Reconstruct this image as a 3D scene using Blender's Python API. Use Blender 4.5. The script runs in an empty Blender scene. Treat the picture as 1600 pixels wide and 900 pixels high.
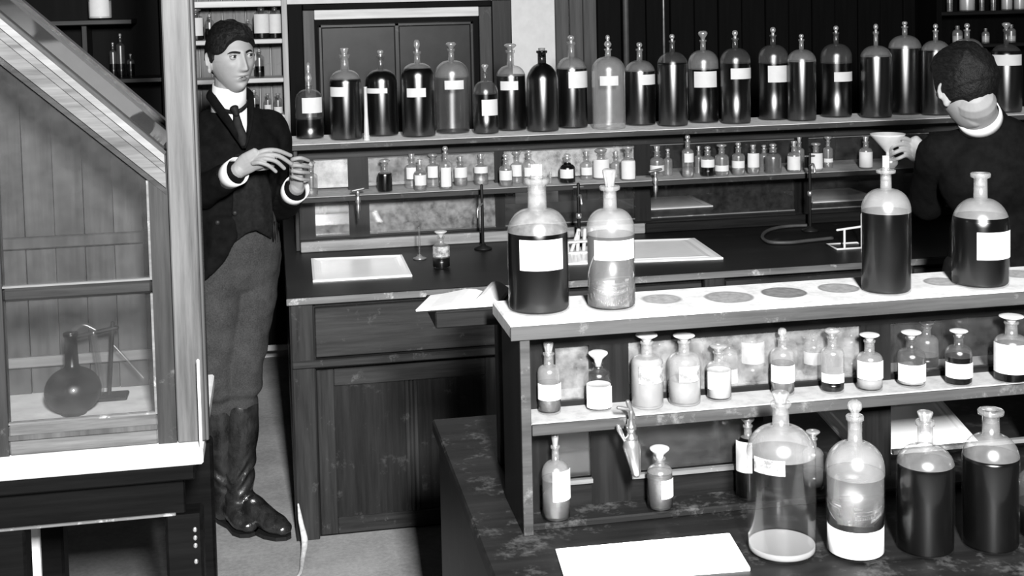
import bpy, bmesh, math, random
from mathutils import Vector, Matrix, noise
S = bpy.context.scene
COL = S.collection

# ------------------------------------------------------------------ camera
# World: X along the benches, Y away from the camera, Z up, metres.
FPX, PPX, PPY, CAMH = 2000.0, 800.0, 122.0, 1.81
YAW, PITCH, ROLL = math.radians(10.6), math.radians(3.5), 0.022
FW = Vector((math.sin(YAW)*math.cos(PITCH), math.cos(YAW)*math.cos(PITCH), -math.sin(PITCH)))
RT0 = Vector((math.cos(YAW), -math.sin(YAW), 0)); UP0 = RT0.cross(FW)
RT = math.cos(ROLL)*RT0 - math.sin(ROLL)*UP0; UP = math.cos(ROLL)*UP0 + math.sin(ROLL)*RT0
EYE = Vector((0, 0, CAMH))
cam_data = bpy.data.cameras.new('camera'); cam = bpy.data.objects.new('camera', cam_data); COL.objects.link(cam)
M3 = Matrix((RT, UP, -FW)).transposed()
cam.matrix_world = Matrix.Translation(EYE) @ M3.to_4x4()
cam_data.sensor_width = 36; cam_data.lens = 36*FPX/1600
cam_data.shift_x = (800-PPX)/1600; cam_data.shift_y = -(450-PPY)/1600     # plate camera with a dropped front
cam_data.clip_start = 0.05
S.camera = cam

# ------------------------------------------------------------------ light
w = bpy.data.worlds.new('room_dim'); S.world = w; w.use_nodes = True
w.node_tree.nodes['Background'].inputs[0].default_value = (0.9, 0.95, 1.0, 1)
w.node_tree.nodes['Background'].inputs[1].default_value = 0.006
fl = bpy.data.lights.new('flash_lamp', 'AREA'); fl.shape = 'RECTANGLE'; fl.size = 0.20; fl.size_y = 0.5
fl.energy = 330; fl.color = (1, 1, 1)
flo = bpy.data.objects.new('flash_lamp', fl); COL.objects.link(flo)
flo.location = (0.24, -0.75, 2.58)
flo.rotation_euler = (Vector((0.55, 4.2, 1.0)) - flo.location).to_track_quat('-Z', 'Y').to_euler()
S.view_settings.view_transform = 'Standard'; S.view_settings.look = 'None'
S.view_settings.gamma = 1; S.view_settings.exposure = 1.25
S.cycles.transparent_max_bounces = 32; S.cycles.max_bounces = 10; S.cycles.transmission_bounces = 8
S.cycles.caustics_reflective = False; S.cycles.caustics_refractive = False

# ------------------------------------------------------------------ pixel -> world (used to measure where things stand)
def ray(x, y): return FW + RT*((x-PPX)/FPX) - UP*((y-PPY)/FPX)
def at(x, y, Y): r = ray(x, y); return EYE + r*(Y/r.y)
def atz(x, y, Z): r = ray(x, y); return EYE + r*((Z-CAMH)/r.z)
def ppm(p): return FPX/((Vector(p)-EYE).dot(FW))          # pixels per metre at a point

# ------------------------------------------------------------------ materials
MATS = {}
def newmat(name):
    m = bpy.data.materials.new(name); m.use_nodes = True; MATS[name] = m
    nt = m.node_tree; nt.nodes.clear()
    out = nt.nodes.new('ShaderNodeOutputMaterial')
    return m, nt, out
def g(v, warm=0.0): return (v*(1+warm), v, v*(1-warm*1.5), 1)
def ramp(nt, src, p0, c0, p1, c1):
    r = nt.nodes.new('ShaderNodeValToRGB'); e = r.color_ramp.elements
    e[0].position, e[0].color, e[1].position, e[1].color = p0, g(c0), p1, g(c1)
    nt.links.new(src, r.inputs[0]); return r.outputs[0]
def coords(nt, scale=(1, 1, 1)):
    tc = nt.nodes.new('ShaderNodeTexCoord'); mp = nt.nodes.new('ShaderNodeMapping')
    mp.inputs['Scale'].default_value = scale
    nt.links.new(tc.outputs['Object'], mp.inputs[0]); return mp.outputs[0]
def noise_tex(nt, vec, scale=5, detail=4, rough=0.6):
    n = nt.nodes.new('ShaderNodeTexNoise'); n.inputs['Scale'].default_value = scale
    n.inputs['Detail'].default_value = detail; n.inputs['Roughness'].default_value = rough
    nt.links.new(vec, n.inputs['Vector']); return n.outputs['Fac']
def mixrgb(nt, fac, a, b, mode='MIX'):
    n = nt.nodes.new('ShaderNodeMix'); n.data_type = 'RGBA'; n.blend_type = mode
    if isinstance(fac, (int, float)): n.inputs[0].default_value = fac
    else: nt.links.new(fac, n.inputs[0])
    for k, v in ((6, a), (7, b)):
        if isinstance(v, tuple): n.inputs[k].default_value = v
        else: nt.links.new(v, n.inputs[k])
    return n.outputs[2]
def mathn(nt, op, a, b=None):
    n = nt.nodes.new('ShaderNodeMath'); n.operation = op
    for k, v in enumerate((a, b)):
        if v is None: continue
        if isinstance(v, (int, float)): n.inputs[k].default_value = v
        else: nt.links.new(v, n.inputs[k])
    return n.outputs[0]
def principled(nt, out, base, rough=0.5, metal=0.0, spec=0.5):
    p = nt.nodes.new('ShaderNodeBsdfPrincipled')
    if isinstance(base, tuple): p.inputs['Base Color'].default_value = base
    else: nt.links.new(base, p.inputs['Base Color'])
    if isinstance(rough, (int, float)): p.inputs['Roughness'].default_value = rough
    else: nt.links.new(rough, p.inputs['Roughness'])
    p.inputs['Metallic'].default_value = metal; p.inputs['Specular IOR Level'].default_value = spec
    nt.links.new(p.outputs[0], out.inputs[0]); return p
def bump(nt, p, h, strength=0.3, dist=0.002):
    b = nt.nodes.new('ShaderNodeBump'); b.inputs['Strength'].default_value = strength; b.inputs['Distance'].default_value = dist
    nt.links.new(h, b.inputs['Height']); nt.links.new(b.outputs[0], p.inputs['Normal'])

def wood(name, lo, hi, axis='x', rough=0.45, fine=60, wear=0.0, wear_col=0.3, spec=0.18):
    m, nt, out = newmat(name)
    sc = {'x': (0.06, 1, 1), 'y': (1, 0.06, 1), 'z': (1, 1, 0.06)}[axis]
    v = coords(nt, sc); f = noise_tex(nt, v, fine, 5, 0.65); f2 = noise_tex(nt, v, fine*0.22, 3, 0.5)
    t = mathn(nt, 'ADD', mathn(nt, 'MULTIPLY', f, 0.6), mathn(nt, 'MULTIPLY', f2, 0.4))
    c = ramp(nt, t, 0.36, lo, 0.64, hi)
    if wear > 0:
        v2 = coords(nt, (1, 1, 1)); n3 = noise_tex(nt, v2, 14, 8, 0.75)
        k = ramp(nt, n3, 0.62-wear*0.2, 0, 0.80-wear*0.2, 1)
        c = mixrgb(nt, k, c, g(wear_col))
    p = principled(nt, out, c, rough, 0, spec); bump(nt, p, f, 0.25, 0.001)
    return m
def plain(name, v, rough=0.6, var=0.12, scale=12, metal=0.0, spec=0.4, bumpk=0.0, warm=0.0):
    m, nt, out = newmat(name)
    n = noise_tex(nt, coords(nt), scale, 5, 0.6)
    c = ramp(nt, n, 0.3, v*(1-var), 0.7, v*(1+var))
    p = principled(nt, out, c, rough, metal, spec)
    if bumpk: bump(nt, p, n, bumpk, 0.003)
    return m

wood('wood_dark', 0.0023, 0.0091, 'z', 0.4, 70)
wood('wood_dark_x', 0.0023, 0.0102, 'x', 0.4, 70)
wood('wood_mid', 0.0079, 0.0284, 'z', 0.42, 60, 0.12, 0.09)
wood('wood_mid_x', 0.0079, 0.0295, 'x', 0.42, 60, 0.15, 0.10)
wood('wood_pale', 0.0738, 0.1702, 'z', 0.5, 45)
wood('wood_pale_x', 0.0851, 0.1816, 'x', 0.5, 45)
wood('edge_grey', 0.0177, 0.0532, 'x', 0.5, 55, 0.2, 0.16)
wood('upstand_wood_lit', 0.10, 0.26, 'x', 0.5, 50, 0.2, 0.4)
wood('table_black', 0.0011, 0.0043, 'x', 0.5, 50, spec=0.06)
wood('wood_grey', 0.0284, 0.0681, 'z', 0.5, 45)
wood('shelf_back', 0.0560, 0.1600, 'z', 0.5, 30, 0.3, 0.04)
wood('wood_cream', 0.3360, 0.5600, 'x', 0.5, 45)
wood('wood_cream_z', 0.1986, 0.3518, 'z', 0.5, 45)
wood('hood_wood', 0.0355, 0.1135, 'x', 0.5, 70)
wood('hood_board', 0.0340, 0.0794, 'z', 0.5, 40)
wood('wood_edge', 0.0567, 0.1362, 'x', 0.5, 55, 0.3, 0.5)
wood('worktop_dark', 0.0023, 0.0074, 'x', 0.45, 60, 0.05, 0.06)
wood('worktop_worn', 0.0025, 0.012, 'x', 0.5, 30, 0.42, 0.07)
wood('panel_black', 0.0007, 0.0023, 'z', 0.6, 40, spec=0.05)
wood('match_board', 0.0255, 0.0624, 'z', 0.55, 45)
plain('plaster', 0.50, 0.85, 0.06, 25, bumpk=0.1)
plain('paper', 0.47, 0.8, 0.04, 40)
plain('porcelain', 0.95, 0.25, 0.05, 8, spec=0.5)
plain('porcelain_worn', 0.60, 0.35, 0.16, 18, spec=0.4)
plain('metal_bright', 0.55, 0.28, 0.15, 20, 0.9)
plain('metal_dark', 0.14, 0.4, 0.3, 20, 0.6)
plain('brass', 0.35, 0.3, 0.2, 30, 0.9)
plain('rubber', 0.035, 0.6, 0.2, 30)
plain('rope', 0.40, 0.9, 0.3, 60)
plain('cloth_black', 0.0035, 0.9, 0.4, 30, spec=0.05)
plain('cloth_waistcoat', 0.007, 0.85, 0.4, 60, spec=0.08)
plain('linen', 0.50, 0.7, 0.03, 40)
plain('tie_silk', 0.006, 0.6, 0.5, 50, spec=0.08)
plain('skin', 0.205, 0.6, 0.10, 18, spec=0.3)
plain('lip', 0.09, 0.5, 0.1, 30)
plain('horn', 0.010, 0.5, 0.2, 30, spec=0.15)
plain('powder_white', 0.6, 0.9, 0.05, 30)
plain('cork', 0.16, 0.9, 0.3, 60)
plain('black_iron', 0.006, 0.5, 0.3, 20, spec=0.15)
# tweed breeches
m, nt, out = newmat('tweed'); v = coords(nt); n1 = noise_tex(nt, v, 220, 3, 0.8); n2 = noise_tex(nt, v, 10, 4, 0.6)
t = mathn(nt, 'ADD', mathn(nt, 'MULTIPLY', n1, 0.6), mathn(nt, 'MULTIPLY', n2, 0.4))
p = principled(nt, out, ramp(nt, t, 0.35, 0.016, 0.66, 0.048), 0.9, 0, 0.1); bump(nt, p, n1, 0.5, 0.002)
# leather boots
m, nt, out = newmat('leather'); n1 = noise_tex(nt, coords(nt, (1, 1, 0.6)), 22, 5, 0.6)
p = principled(nt, out, ramp(nt, n1, 0.35, 0.006, 0.7, 0.02), ramp(nt, n1, 0.3, 0.14, 0.7, 0.38), 0, 0.8); bump(nt, p, n1, 0.5, 0.012)
# hair
m, nt, out = newmat('hair'); n1 = noise_tex(nt, coords(nt, (1, 0.35, 1)), 160, 3, 0.7)
p = principled(nt, out, ramp(nt, n1, 0.35, 0.0025, 0.68, 0.008), 0.55, 0, 0.12); bump(nt, p, n1, 0.9, 0.004)
# eyeball: pupil faces local -Y
m, nt, out = newmat('eyeball'); tc = nt.nodes.new('ShaderNodeTexCoord'); sx = nt.nodes.new('ShaderNodeSeparateXYZ')
nt.links.new(tc.outputs['Object'], sx.inputs[0])
rr = mathn(nt, 'SQRT', mathn(nt, 'ADD', mathn(nt, 'POWER', sx.outputs[0], 2.0), mathn(nt, 'POWER', sx.outputs[2], 2.0)))
p = principled(nt, out, ramp(nt, rr, 0.0064, 0.010, 0.0070, 0.24), 0.25)
# floor: pale worn cement
m, nt, out = newmat('floor_cement'); v = coords(nt); n1 = noise_tex(nt, v, 3.5, 6, 0.65); n2 = noise_tex(nt, v, 60, 3, 0.7)
t = mathn(nt, 'ADD', mathn(nt, 'MULTIPLY', n1, 0.65), mathn(nt, 'MULTIPLY', n2, 0.35))
p = principled(nt, out, ramp(nt, t, 0.35, 0.17, 0.68, 0.34), 0.8, 0, 0.2); bump(nt, p, n2, 0.3, 0.003)
# white shelf board with bottle rings (ring centres filled in below, object space)
def stained_board(name, rings, base=0.80):
    m, nt, out = newmat(name); v = coords(nt); n1 = noise_tex(nt, v, 30, 6, 0.7)
    c = ramp(nt, n1, 0.30, base*0.70, 0.55, base)
    tc = nt.nodes.new('ShaderNodeTexCoord')
    for (x, y, r, dark) in rings:
        d = nt.nodes.new('ShaderNodeVectorMath'); d.operation = 'MULTIPLY'; d.inputs[1].default_value = (1, 1, 0)
        s = nt.nodes.new('ShaderNodeVectorMath'); s.operation = 'SUBTRACT'; s.inputs[1].default_value = (x, y, 0)
        l = nt.nodes.new('ShaderNodeVectorMath'); l.operation = 'LENGTH'
        nt.links.new(tc.outputs['Object'], d.inputs[0]); nt.links.new(d.outputs[0], s.inputs[0]); nt.links.new(s.outputs[0], l.inputs[0])
        dist = mathn(nt, 'ADD', l.outputs['Value'], mathn(nt, 'MULTIPLY', mathn(nt, 'SUBTRACT', n1, 0.5), r*0.12))
        k = ramp(nt, dist, r*0.96, 1, r*1.04, 0)
        n2 = noise_tex(nt, v, 70, 4, 0.7)
        inner = ramp(nt, n2, 0.3, dark*0.7, 0.7, dark*1.25)
        edge = ramp(nt, dist, r*0.82, 0, r*0.97, 0.75)
        inner = mixrgb(nt, edge, inner, g(dark*0.45))
        c = mixrgb(nt, k, c, inner)
    p = principled(nt, out, c, 0.6, 0, 0.3); return m

# ---- glass: thin walls = see-through + film of dust + sheen that grows at the rim + painted bright edge
def glass(name, tint=0.92, dust=0.05, rim=0.5, sheen=0.10, blotch=0.5, rough=0.05, dustrimcol=0.58, rimlight=0.14):
    m, nt, out = newmat(name)
    tr = nt.nodes.new('ShaderNodeBsdfTransparent'); tr.inputs[0].default_value = g(tint)
    df = nt.nodes.new('ShaderNodeBsdfDiffuse'); df.inputs[0].default_value = g(dustrimcol)
    gl = nt.nodes.new('ShaderNodeBsdfGlossy'); gl.inputs['Roughness'].default_value = rough; gl.inputs[0].default_value = g(0.95)
    gr = nt.nodes.new('ShaderNodeBsdfGlossy'); gr.inputs['Roughness'].default_value = 0.34; gr.distribution = 'BECKMANN'; gl.distribution = 'BECKMANN'; gr.inputs[0].default_value = g(0.95)
    v = coords(nt); n = noise_tex(nt, v, 28, 5, 0.65)
    lw = nt.nodes.new('ShaderNodeLayerWeight'); lw.inputs[0].default_value = 0.5
    f3 = mathn(nt, 'POWER', lw.outputs['Facing'], 3.0)
    d = mathn(nt, 'ADD', mathn(nt, 'MULTIPLY', mathn(nt, 'ADD', mathn(nt, 'MULTIPLY', mathn(nt, 'SUBTRACT', n, 0.5), 2*blotch), 1.0), dust),
              mathn(nt, 'MULTIPLY', f3, rim*rimlight))  # white diffuse edge painted in for light refracted at the rim
    c = nt.nodes.new('ShaderNodeClamp'); nt.links.new(d, c.inputs[0])
    a = nt.nodes.new('ShaderNodeMixShader'); nt.links.new(c.outputs[0], a.inputs[0]); nt.links.new(tr.outputs[0], a.inputs[1]); nt.links.new(df.outputs[0], a.inputs[2])
    b = nt.nodes.new('ShaderNodeMixShader'); nt.links.new(a.outputs[0], b.inputs[1]); nt.links.new(gl.outputs[0], b.inputs[2])
    k = mathn(nt, 'ADD', mathn(nt, 'MULTIPLY', f3, rim), 0.022); k2 = nt.nodes.new('ShaderNodeClamp'); nt.links.new(k, k2.inputs[0]); nt.links.new(k2.outputs[0], b.inputs[0])
    e = nt.nodes.new('ShaderNodeMixShader'); e.inputs[0].default_value = sheen
    nt.links.new(b.outputs[0], e.inputs[1]); nt.links.new(gr.outputs[0], e.inputs[2]); nt.links.new(e.outputs[0], out.inputs[0])
    return m
glass('glass_clear', 0.95, 0.001, 0.22, 0.035, rimlight=0.03)
glass('glass_film', 0.85, 0.112, 0.5, 0.05, 0.6)
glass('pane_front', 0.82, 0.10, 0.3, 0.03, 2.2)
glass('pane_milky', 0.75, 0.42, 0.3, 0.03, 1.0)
glass('glass_cloudy', 0.85, 0.160, 0.5, 0.05, 0.45)
glass('glass_spotted', 0.85, 0.16, 0.5, 0.05, 1.1)
glass('glass_dim', 0.80, 0.03, 0.3, 0.05, 0.6)
glass('glass_stopper', 0.75, 0.20, 0.6, 0.20, 0.3, dustrimcol=0.65)
glass('glass_frost', 0.6, 0.65, 0.4, 0.10, 0.3, dustrimcol=0.65)
glass('glass_dark', 0.18, 0.001, 0.10, 0.015, rimlight=0.02)
glass('pane_hood', 0.88, 0.012, 0.3, 0.03, 1.4)
glass('pane_roof', 0.35, 0.04, 0.5, 0.05, 0.9)
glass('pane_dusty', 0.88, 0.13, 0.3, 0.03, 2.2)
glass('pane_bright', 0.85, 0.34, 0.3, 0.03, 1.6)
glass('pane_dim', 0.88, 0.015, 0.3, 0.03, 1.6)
def liquid(name, v, rough=0.22, spec=0.045):
    m, nt, out = newmat(name); df = nt.nodes.new('ShaderNodeBsdfDiffuse'); df.inputs[0].default_value = g(v)
    gl = nt.nodes.new('ShaderNodeBsdfGlossy'); gl.distribution = 'BECKMANN'; gl.inputs['Roughness'].default_value = rough
    mx = nt.nodes.new('ShaderNodeMixShader'); mx.inputs[0].default_value = spec
    nt.links.new(df.outputs[0], mx.inputs[1]); nt.links.new(gl.outputs[0], mx.inputs[2]); nt.links.new(mx.outputs[0], out.inputs[0]); return m
liquid('liquid_black', 0.0012, 0.35); liquid('liquid_glossy', 0.0012, 0.36, 0.13); liquid('liquid_brown', 0.005, 0.35); liquid('liquid_grey', 0.10, 0.3); liquid('liquid_milky', 0.42, 0.4)
def clear_liquid(name, tint, milk):
    m, nt, out = newmat(name)
    rf = nt.nodes.new('ShaderNodeBsdfRefraction'); rf.inputs['IOR'].default_value = 1.33; rf.inputs['Roughness'].default_value = 0.02; rf.inputs[0].default_value = g(tint)
    df = nt.nodes.new('ShaderNodeBsdfDiffuse'); df.inputs[0].default_value = g(0.6)
    mx = nt.nodes.new('ShaderNodeMixShader'); mx.inputs[0].default_value = milk
    nt.links.new(rf.outputs[0], mx.inputs[1]); nt.links.new(df.outputs[0], mx.inputs[2])
    gl = nt.nodes.new('ShaderNodeBsdfGlossy'); gl.inputs['Roughness'].default_value = 0.3
    m2 = nt.nodes.new('ShaderNodeMixShader'); m2.inputs[0].default_value = 0.05
    nt.links.new(mx.outputs[0], m2.inputs[1]); nt.links.new(gl.outputs[0], m2.inputs[2]); nt.links.new(m2.outputs[0], out.inputs[0]); return m
clear_liquid('liquid_clear', 0.9, 0.10); clear_liquid('liquid_hazy', 0.8, 0.32)
# written labels: faint illegible pen strokes
m, nt, out = newmat('label_written'); v = coords(nt, (1, 1, 3.2)); n1 = noise_tex(nt, v, 160, 4, 0.7); n2 = noise_tex(nt, coords(nt), 50, 4, 0.6)
c = mixrgb(nt, ramp(nt, n1, 0.60, 0, 0.68, 0.55), ramp(nt, n2, 0.3, 0.34, 0.6, 0.47), g(0.14)); principled(nt, out, c, 0.8)
m, nt, out = newmat('label_stained'); n2 = noise_tex(nt, coords(nt), 45, 6, 0.7)
principled(nt, out, ramp(nt, n2, 0.42, 0.12, 0.60, 0.40), 0.8)
def M(n): return MATS[n]

# ------------------------------------------------------------------ mesh helpers
class MB:
    def __init__(s): s.v = []; s.f = []; s.mi = []; s.sm = []
    def add(s, vs, fs, mi=0, smooth=False):
        o = len(s.v); s.v += [tuple(v) for v in vs]
        for f in fs: s.f.append(tuple(i+o for i in f)); s.mi.append(mi); s.sm.append(smooth)
        return s
    def box(s, x0, x1, y0, y1, z0, z1, bev=0.0, mi=0):
        if bev > 0: return s.bevbox(x0, x1, y0, y1, z0, z1, bev, mi)
        vs = [(x, y, z) for z in (z0, z1) for y in (y0, y1) for x in (x0, x1)]
        return s.add(vs, [(0, 2, 3, 1), (4, 5, 7, 6), (0, 1, 5, 4), (2, 6, 7, 3), (0, 4, 6, 2), (1, 3, 7, 5)], mi)
    def bevbox(s, x0, x1, y0, y1, z0, z1, b, mi=0):
        b = min(b, (x1-x0)*.45, (y1-y0)*.45, (z1-z0)*.45)
        bm = bmesh.new(); bmesh.ops.create_cube(bm, size=1)
        for v in bm.verts: v.co = Vector(((x0+x1)/2+v.co.x*(x1-x0), (y0+y1)/2+v.co.y*(y1-y0), (z0+z1)/2+v.co.z*(z1-z0)))
        bmesh.ops.bevel(bm, geom=list(bm.edges), offset=b, segments=1, affect='EDGES')
        bm.verts.index_update(); s.add([v.co[:] for v in bm.verts], [[v.index for v in f.verts] for f in bm.faces], mi); bm.free(); return s
    def prism(s, poly, y0, y1, mi=0):          # polygon in XZ extruded in Y
        n = len(poly); vs = [(x, y0, z) for x, z in poly]+[(x, y1, z) for x, z in poly]
        fs = [tuple(range(n)), tuple(range(2*n-1, n-1, -1))]+[(i, i+n, (i+1) % n+n, (i+1) % n) for i in range(n)]
        return s.add(vs, fs, mi)
    def lathe(s, prof, n=32, c=(0, 0, 0), mi=0, split=None, mi2=0):
        vs = []; fs = []; ring = []
        for (r, z) in prof:
            if r < 1e-6: ring.append([len(vs)]); vs.append((c[0], c[1], c[2]+z))
            else:
                ring.append(list(range(len(vs), len(vs)+n)))
                vs += [(c[0]+r*math.cos(2*math.pi*k/n), c[1]+r*math.sin(2*math.pi*k/n), c[2]+z) for k in range(n)]
        o = len(s.v); s.v += vs
        for a in range(len(prof)-1):
            A, B = ring[a], ring[a+1]; zmid = (prof[a][1]+prof[a+1][1])/2
            mm = mi if split is None or zmid < split else mi2
            for k in range(n):
                k2 = (k+1) % n
                if len(A) == 1 and len(B) == 1: continue
                if len(A) == 1: f = (A[0], B[k2], B[k])
                elif len(B) == 1: f = (A[k], A[k2], B[0])
                else: f = (A[k], A[k2], B[k2], B[k])
                s.f.append(tuple(i+o for i in f)); s.mi.append(mm); s.sm.append(True)
        return s
    def tube(s, pts, rad, n=10, mi=0, ref=None, sub=1, cap=True):
        pts = [Vector(p) for p in pts]
        if not isinstance(rad, (list, tuple)): rad = [rad]*len(pts)
        rad = [r if isinstance(r, tuple) else (r, r) for r in rad]
        if sub > 1: pts, rad = smoothpath(pts, rad, sub)
        if cap:                                     # rounded ends
            d0 = (pts[0]-pts[1]).normalized(); d1 = (pts[-1]-pts[-2]).normalized()
            r0, r1 = min(rad[0]), min(rad[-1]); P0, P1, R0, R1 = [], [], [], []
            for t in (0.98, 0.8, 0.45):
                q = math.sqrt(1-t*t)
                P0.append(pts[0]+d0*r0*t); R0.append((rad[0][0]*q, rad[0][1]*q))
                P1.insert(0, pts[-1]+d1*r1*t); R1.insert(0, (rad[-1][0]*q, rad[-1][1]*q))
            pts = P0+pts+P1; rad = R0+rad+R1
        vs = []; prev = None
        for i, p in enumerate(pts):
            d = (pts[min(i+1, len(pts)-1)]-pts[max(i-1, 0)]).normalized()
            u = Vector(ref) if ref is not None else (prev if prev is not None else (Vector((0, 0, 1)) if abs(d.z) < .9 else Vector((1, 0, 0))))
            u = (u-d*u.dot(d)).normalized(); prev = u; w_ = d.cross(u)
            for k in range(n):
                a = 2*math.pi*k/n; vs.append(p+u*rad[i][0]*math.cos(a)+w_*rad[i][1]*math.sin(a))
        m_ = len(pts); fs = [(i*n+k, i*n+(k+1) % n, (i+1)*n+(k+1) % n, (i+1)*n+k) for i in range(m_-1) for k in range(n)]
        fs += [tuple(range(n-1, -1, -1)), tuple(range((m_-1)*n, m_*n))]
        return s.add(vs, fs, mi, True)
    def ball(s, c, r, nu=24, nv=16, rot=None, mi=0):
        c = Vector(c); r = Vector(r if not isinstance(r, (int, float)) else (r, r, r)); vs = [(0, 0, -1)]
        for j in range(1, nv):
            t = math.pi*j/nv-math.pi/2
            for i in range(nu): vs.append((math.cos(t)*math.cos(2*math.pi*i/nu), math.cos(t)*math.sin(2*math.pi*i/nu), math.sin(t)))
        vs.append((0, 0, 1)); L = len(vs)-1
        fs = [(0, 1+(i+1) % nu, 1+i) for i in range(nu)]
        for j in range(nv-2):
            for i in range(nu): a = 1+j*nu; fs.append((a+i, a+(i+1) % nu, a+nu+(i+1) % nu, a+nu+i))
        a = 1+(nv-2)*nu; fs += [(a+i, a+(i+1) % nu, L) for i in range(nu)]
        out = []
        for v in vs:
            q = Vector((v[0]*r.x, v[1]*r.y, v[2]*r.z))
            if rot is not None: q = rot @ q
            out.append(c+q)
        return s.add(out, fs, mi, True)
    def mesh(s, name, mats):
        me = bpy.data.meshes.new(name); me.from_pydata(s.v, [], s.f)
        for m in (mats if isinstance(mats, (list, tuple)) else [mats]): me.materials.append(M(m) if isinstance(m, str) else m)
        me.polygons.foreach_set('material_index', s.mi); me.polygons.foreach_set('use_smooth', s.sm)
        me.validate(); me.update(); return me
    def build(s, name, mats, parent=None):
        o = bpy.data.objects.new(name, s.mesh(name, mats)); COL.objects.link(o)
        if parent is not None: o.parent = parent
        return o
def smoothpath(pts, rad, sub):
    P, Rr = [], []; n = len(pts)
    for i in range(n-1):
        p0, p1, p2, p3 = pts[max(i-1, 0)], pts[i], pts[i+1], pts[min(i+2, n-1)]
        for k in range(sub):
            t = k/sub; t2, t3 = t*t, t*t*t
            P.append(0.5*((2*p1)+(p2-p0)*t+(2*p0-5*p1+4*p2-p3)*t2+(3*p1-p0-3*p2+p3)*t3))
            u = t*t*(3-2*t); Rr.append(tuple(rad[i][q]*(1-u)+rad[i+1][q]*u for q in (0, 1)))
    P.append(pts[-1]); Rr.append(rad[-1]); return P, Rr
def tag(o, label=None, cat=None, group=None, kind=None):
    for k, v in (('label', label), ('category', cat), ('group', group), ('kind', kind)):
        if v: o[k] = v
    return o
def empty(name, loc=(0, 0, 0), rz=0.0):
    o = bpy.data.objects.new(name, None); COL.objects.link(o); o.location = loc; o.rotation_euler = (0, 0, rz); o.empty_display_size = 0.05; return o
def box(name, mat, parent, x0, x1, y0, y1, z0, z1, bev=0.0):
    return MB().box(x0, x1, y0, y1, z0, z1, bev).build(name, mat, parent)
def remeshed(mb, name, mat, voxel, parent=None, smooth=2, disp=None):
    o = mb.build(name, mat, None)
    md = o.modifiers.new('r', 'REMESH'); md.mode = 'VOXEL'; md.voxel_size = voxel; md.use_smooth_shade = True
    if smooth: sm = o.modifiers.new('s', 'SMOOTH'); sm.factor = 0.5; sm.iterations = smooth
    dg = bpy.context.evaluated_depsgraph_get(); dg.update()
    me = bpy.data.meshes.new_from_object(o.evaluated_get(dg)); old = o.data
    o.modifiers.clear(); o.data = me; bpy.data.meshes.remove(old)
    if not me.materials: me.materials.append(M(mat))
    me.polygons.foreach_set('use_smooth', [True]*len(me.polygons))
    if disp:
        nr = [v.normal.copy() for v in me.vertices]; co = [v.co+n_*disp(v.co) for v, n_ in zip(me.vertices, nr)]
        me.vertices.foreach_set('co', [q for c in co for q in c])
    me.update()
    if parent is not None: o.parent = parent
    return o
ORD = ['', 'first', 'second', 'third', 'fourth', 'fifth', 'sixth', 'seventh', 'eighth', 'ninth', 'tenth', 'eleventh', 'twelfth', 'thirteenth', 'fourteenth', 'fifteenth', 'sixteenth', 'seventeenth', 'eighteenth', 'nineteenth', 'twentieth', 'twenty-first', 'twenty-second', 'twenty-third', 'twenty-fourth', 'twenty-fifth', 'twenty-sixth', 'twenty-seventh']

# ================================================================== SETTING
def X(px, py, Y): return at(px, py, Y).x
def Z(px, py, Y): return at(px, py, Y).z
def settle(root, loc):                          # move a thing's Empty to its base, parts stay where they were built
    loc = Vector(loc); root.location = loc
    for c in root.children: c.location = c.location - loc
def struct(name, mat, *a, bev=0.0): return tag(box(name, mat, None, *a, bev), kind='structure')
struct('floor', 'floor_cement', -2.2, 4.4, -2.4, 6.72, -0.06, 0)
struct('wall_back', 'plaster', -2.2, 4.4, 6.62, 6.72, 0, 3.2)
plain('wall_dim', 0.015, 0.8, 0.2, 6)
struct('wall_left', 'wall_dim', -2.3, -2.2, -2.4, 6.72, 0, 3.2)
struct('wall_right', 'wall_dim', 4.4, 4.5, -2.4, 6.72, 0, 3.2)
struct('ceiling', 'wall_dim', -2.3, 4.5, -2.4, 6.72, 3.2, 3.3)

# boarding on the back wall: pale plaster shows only between the cupboard and the boards
def boarding(name, mat, x0, x1, n, z1=3.2, y=6.62):
    root = tag(empty(name), kind='structure'); wd = (x1-x0)/n
    me = MB().box(0.0015, wd-0.0015, -0.022, 0, 0, z1, 0.004).mesh('plank', mat)
    for i in range(n):
        o = bpy.data.objects.new('plank', me); COL.objects.link(o); o.parent = root; o.location = (x0+i*wd, y-(0.004 if i % 2 else 0.0), 0)
    return root
boarding('trim_1', 'wood_grey', 1.473, 1.70, 3)
boarding('trim_2', 'panel_black', 1.70, 4.4, 20)
boarding('trim_3', 'panel_black', -2.2, -0.64, 12)
# two pipes on the dark boarding
for px, r, lab in ((978, 0.016, 'thick grey vertical pipe on the dark boarded wall'), (1037, 0.007, 'thin vertical pipe on the dark wall right of the thick pipe')):
    p = at(px, 40, 6.56); root = tag(empty('wall_pipe', (p.x, p.y, 0)), lab, 'pipe')
    MB().tube([(0, 0, 0.3), (0, 0, 3.2)], r, 12, cap=False).build('pipe_run', 'rubber' if r > .01 else 'metal_dark', root)
    for z in (1.2, 1.95, 2.6): MB().lathe([(r, -.012), (r*1.45, -.010), (r*1.45, .010), (r, .012)], 12, (0, 0, z)).box(-.008, .008, r*0.9, .04, z-.006, z+.006).build('pipe_clip', 'metal_dark', root)

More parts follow.
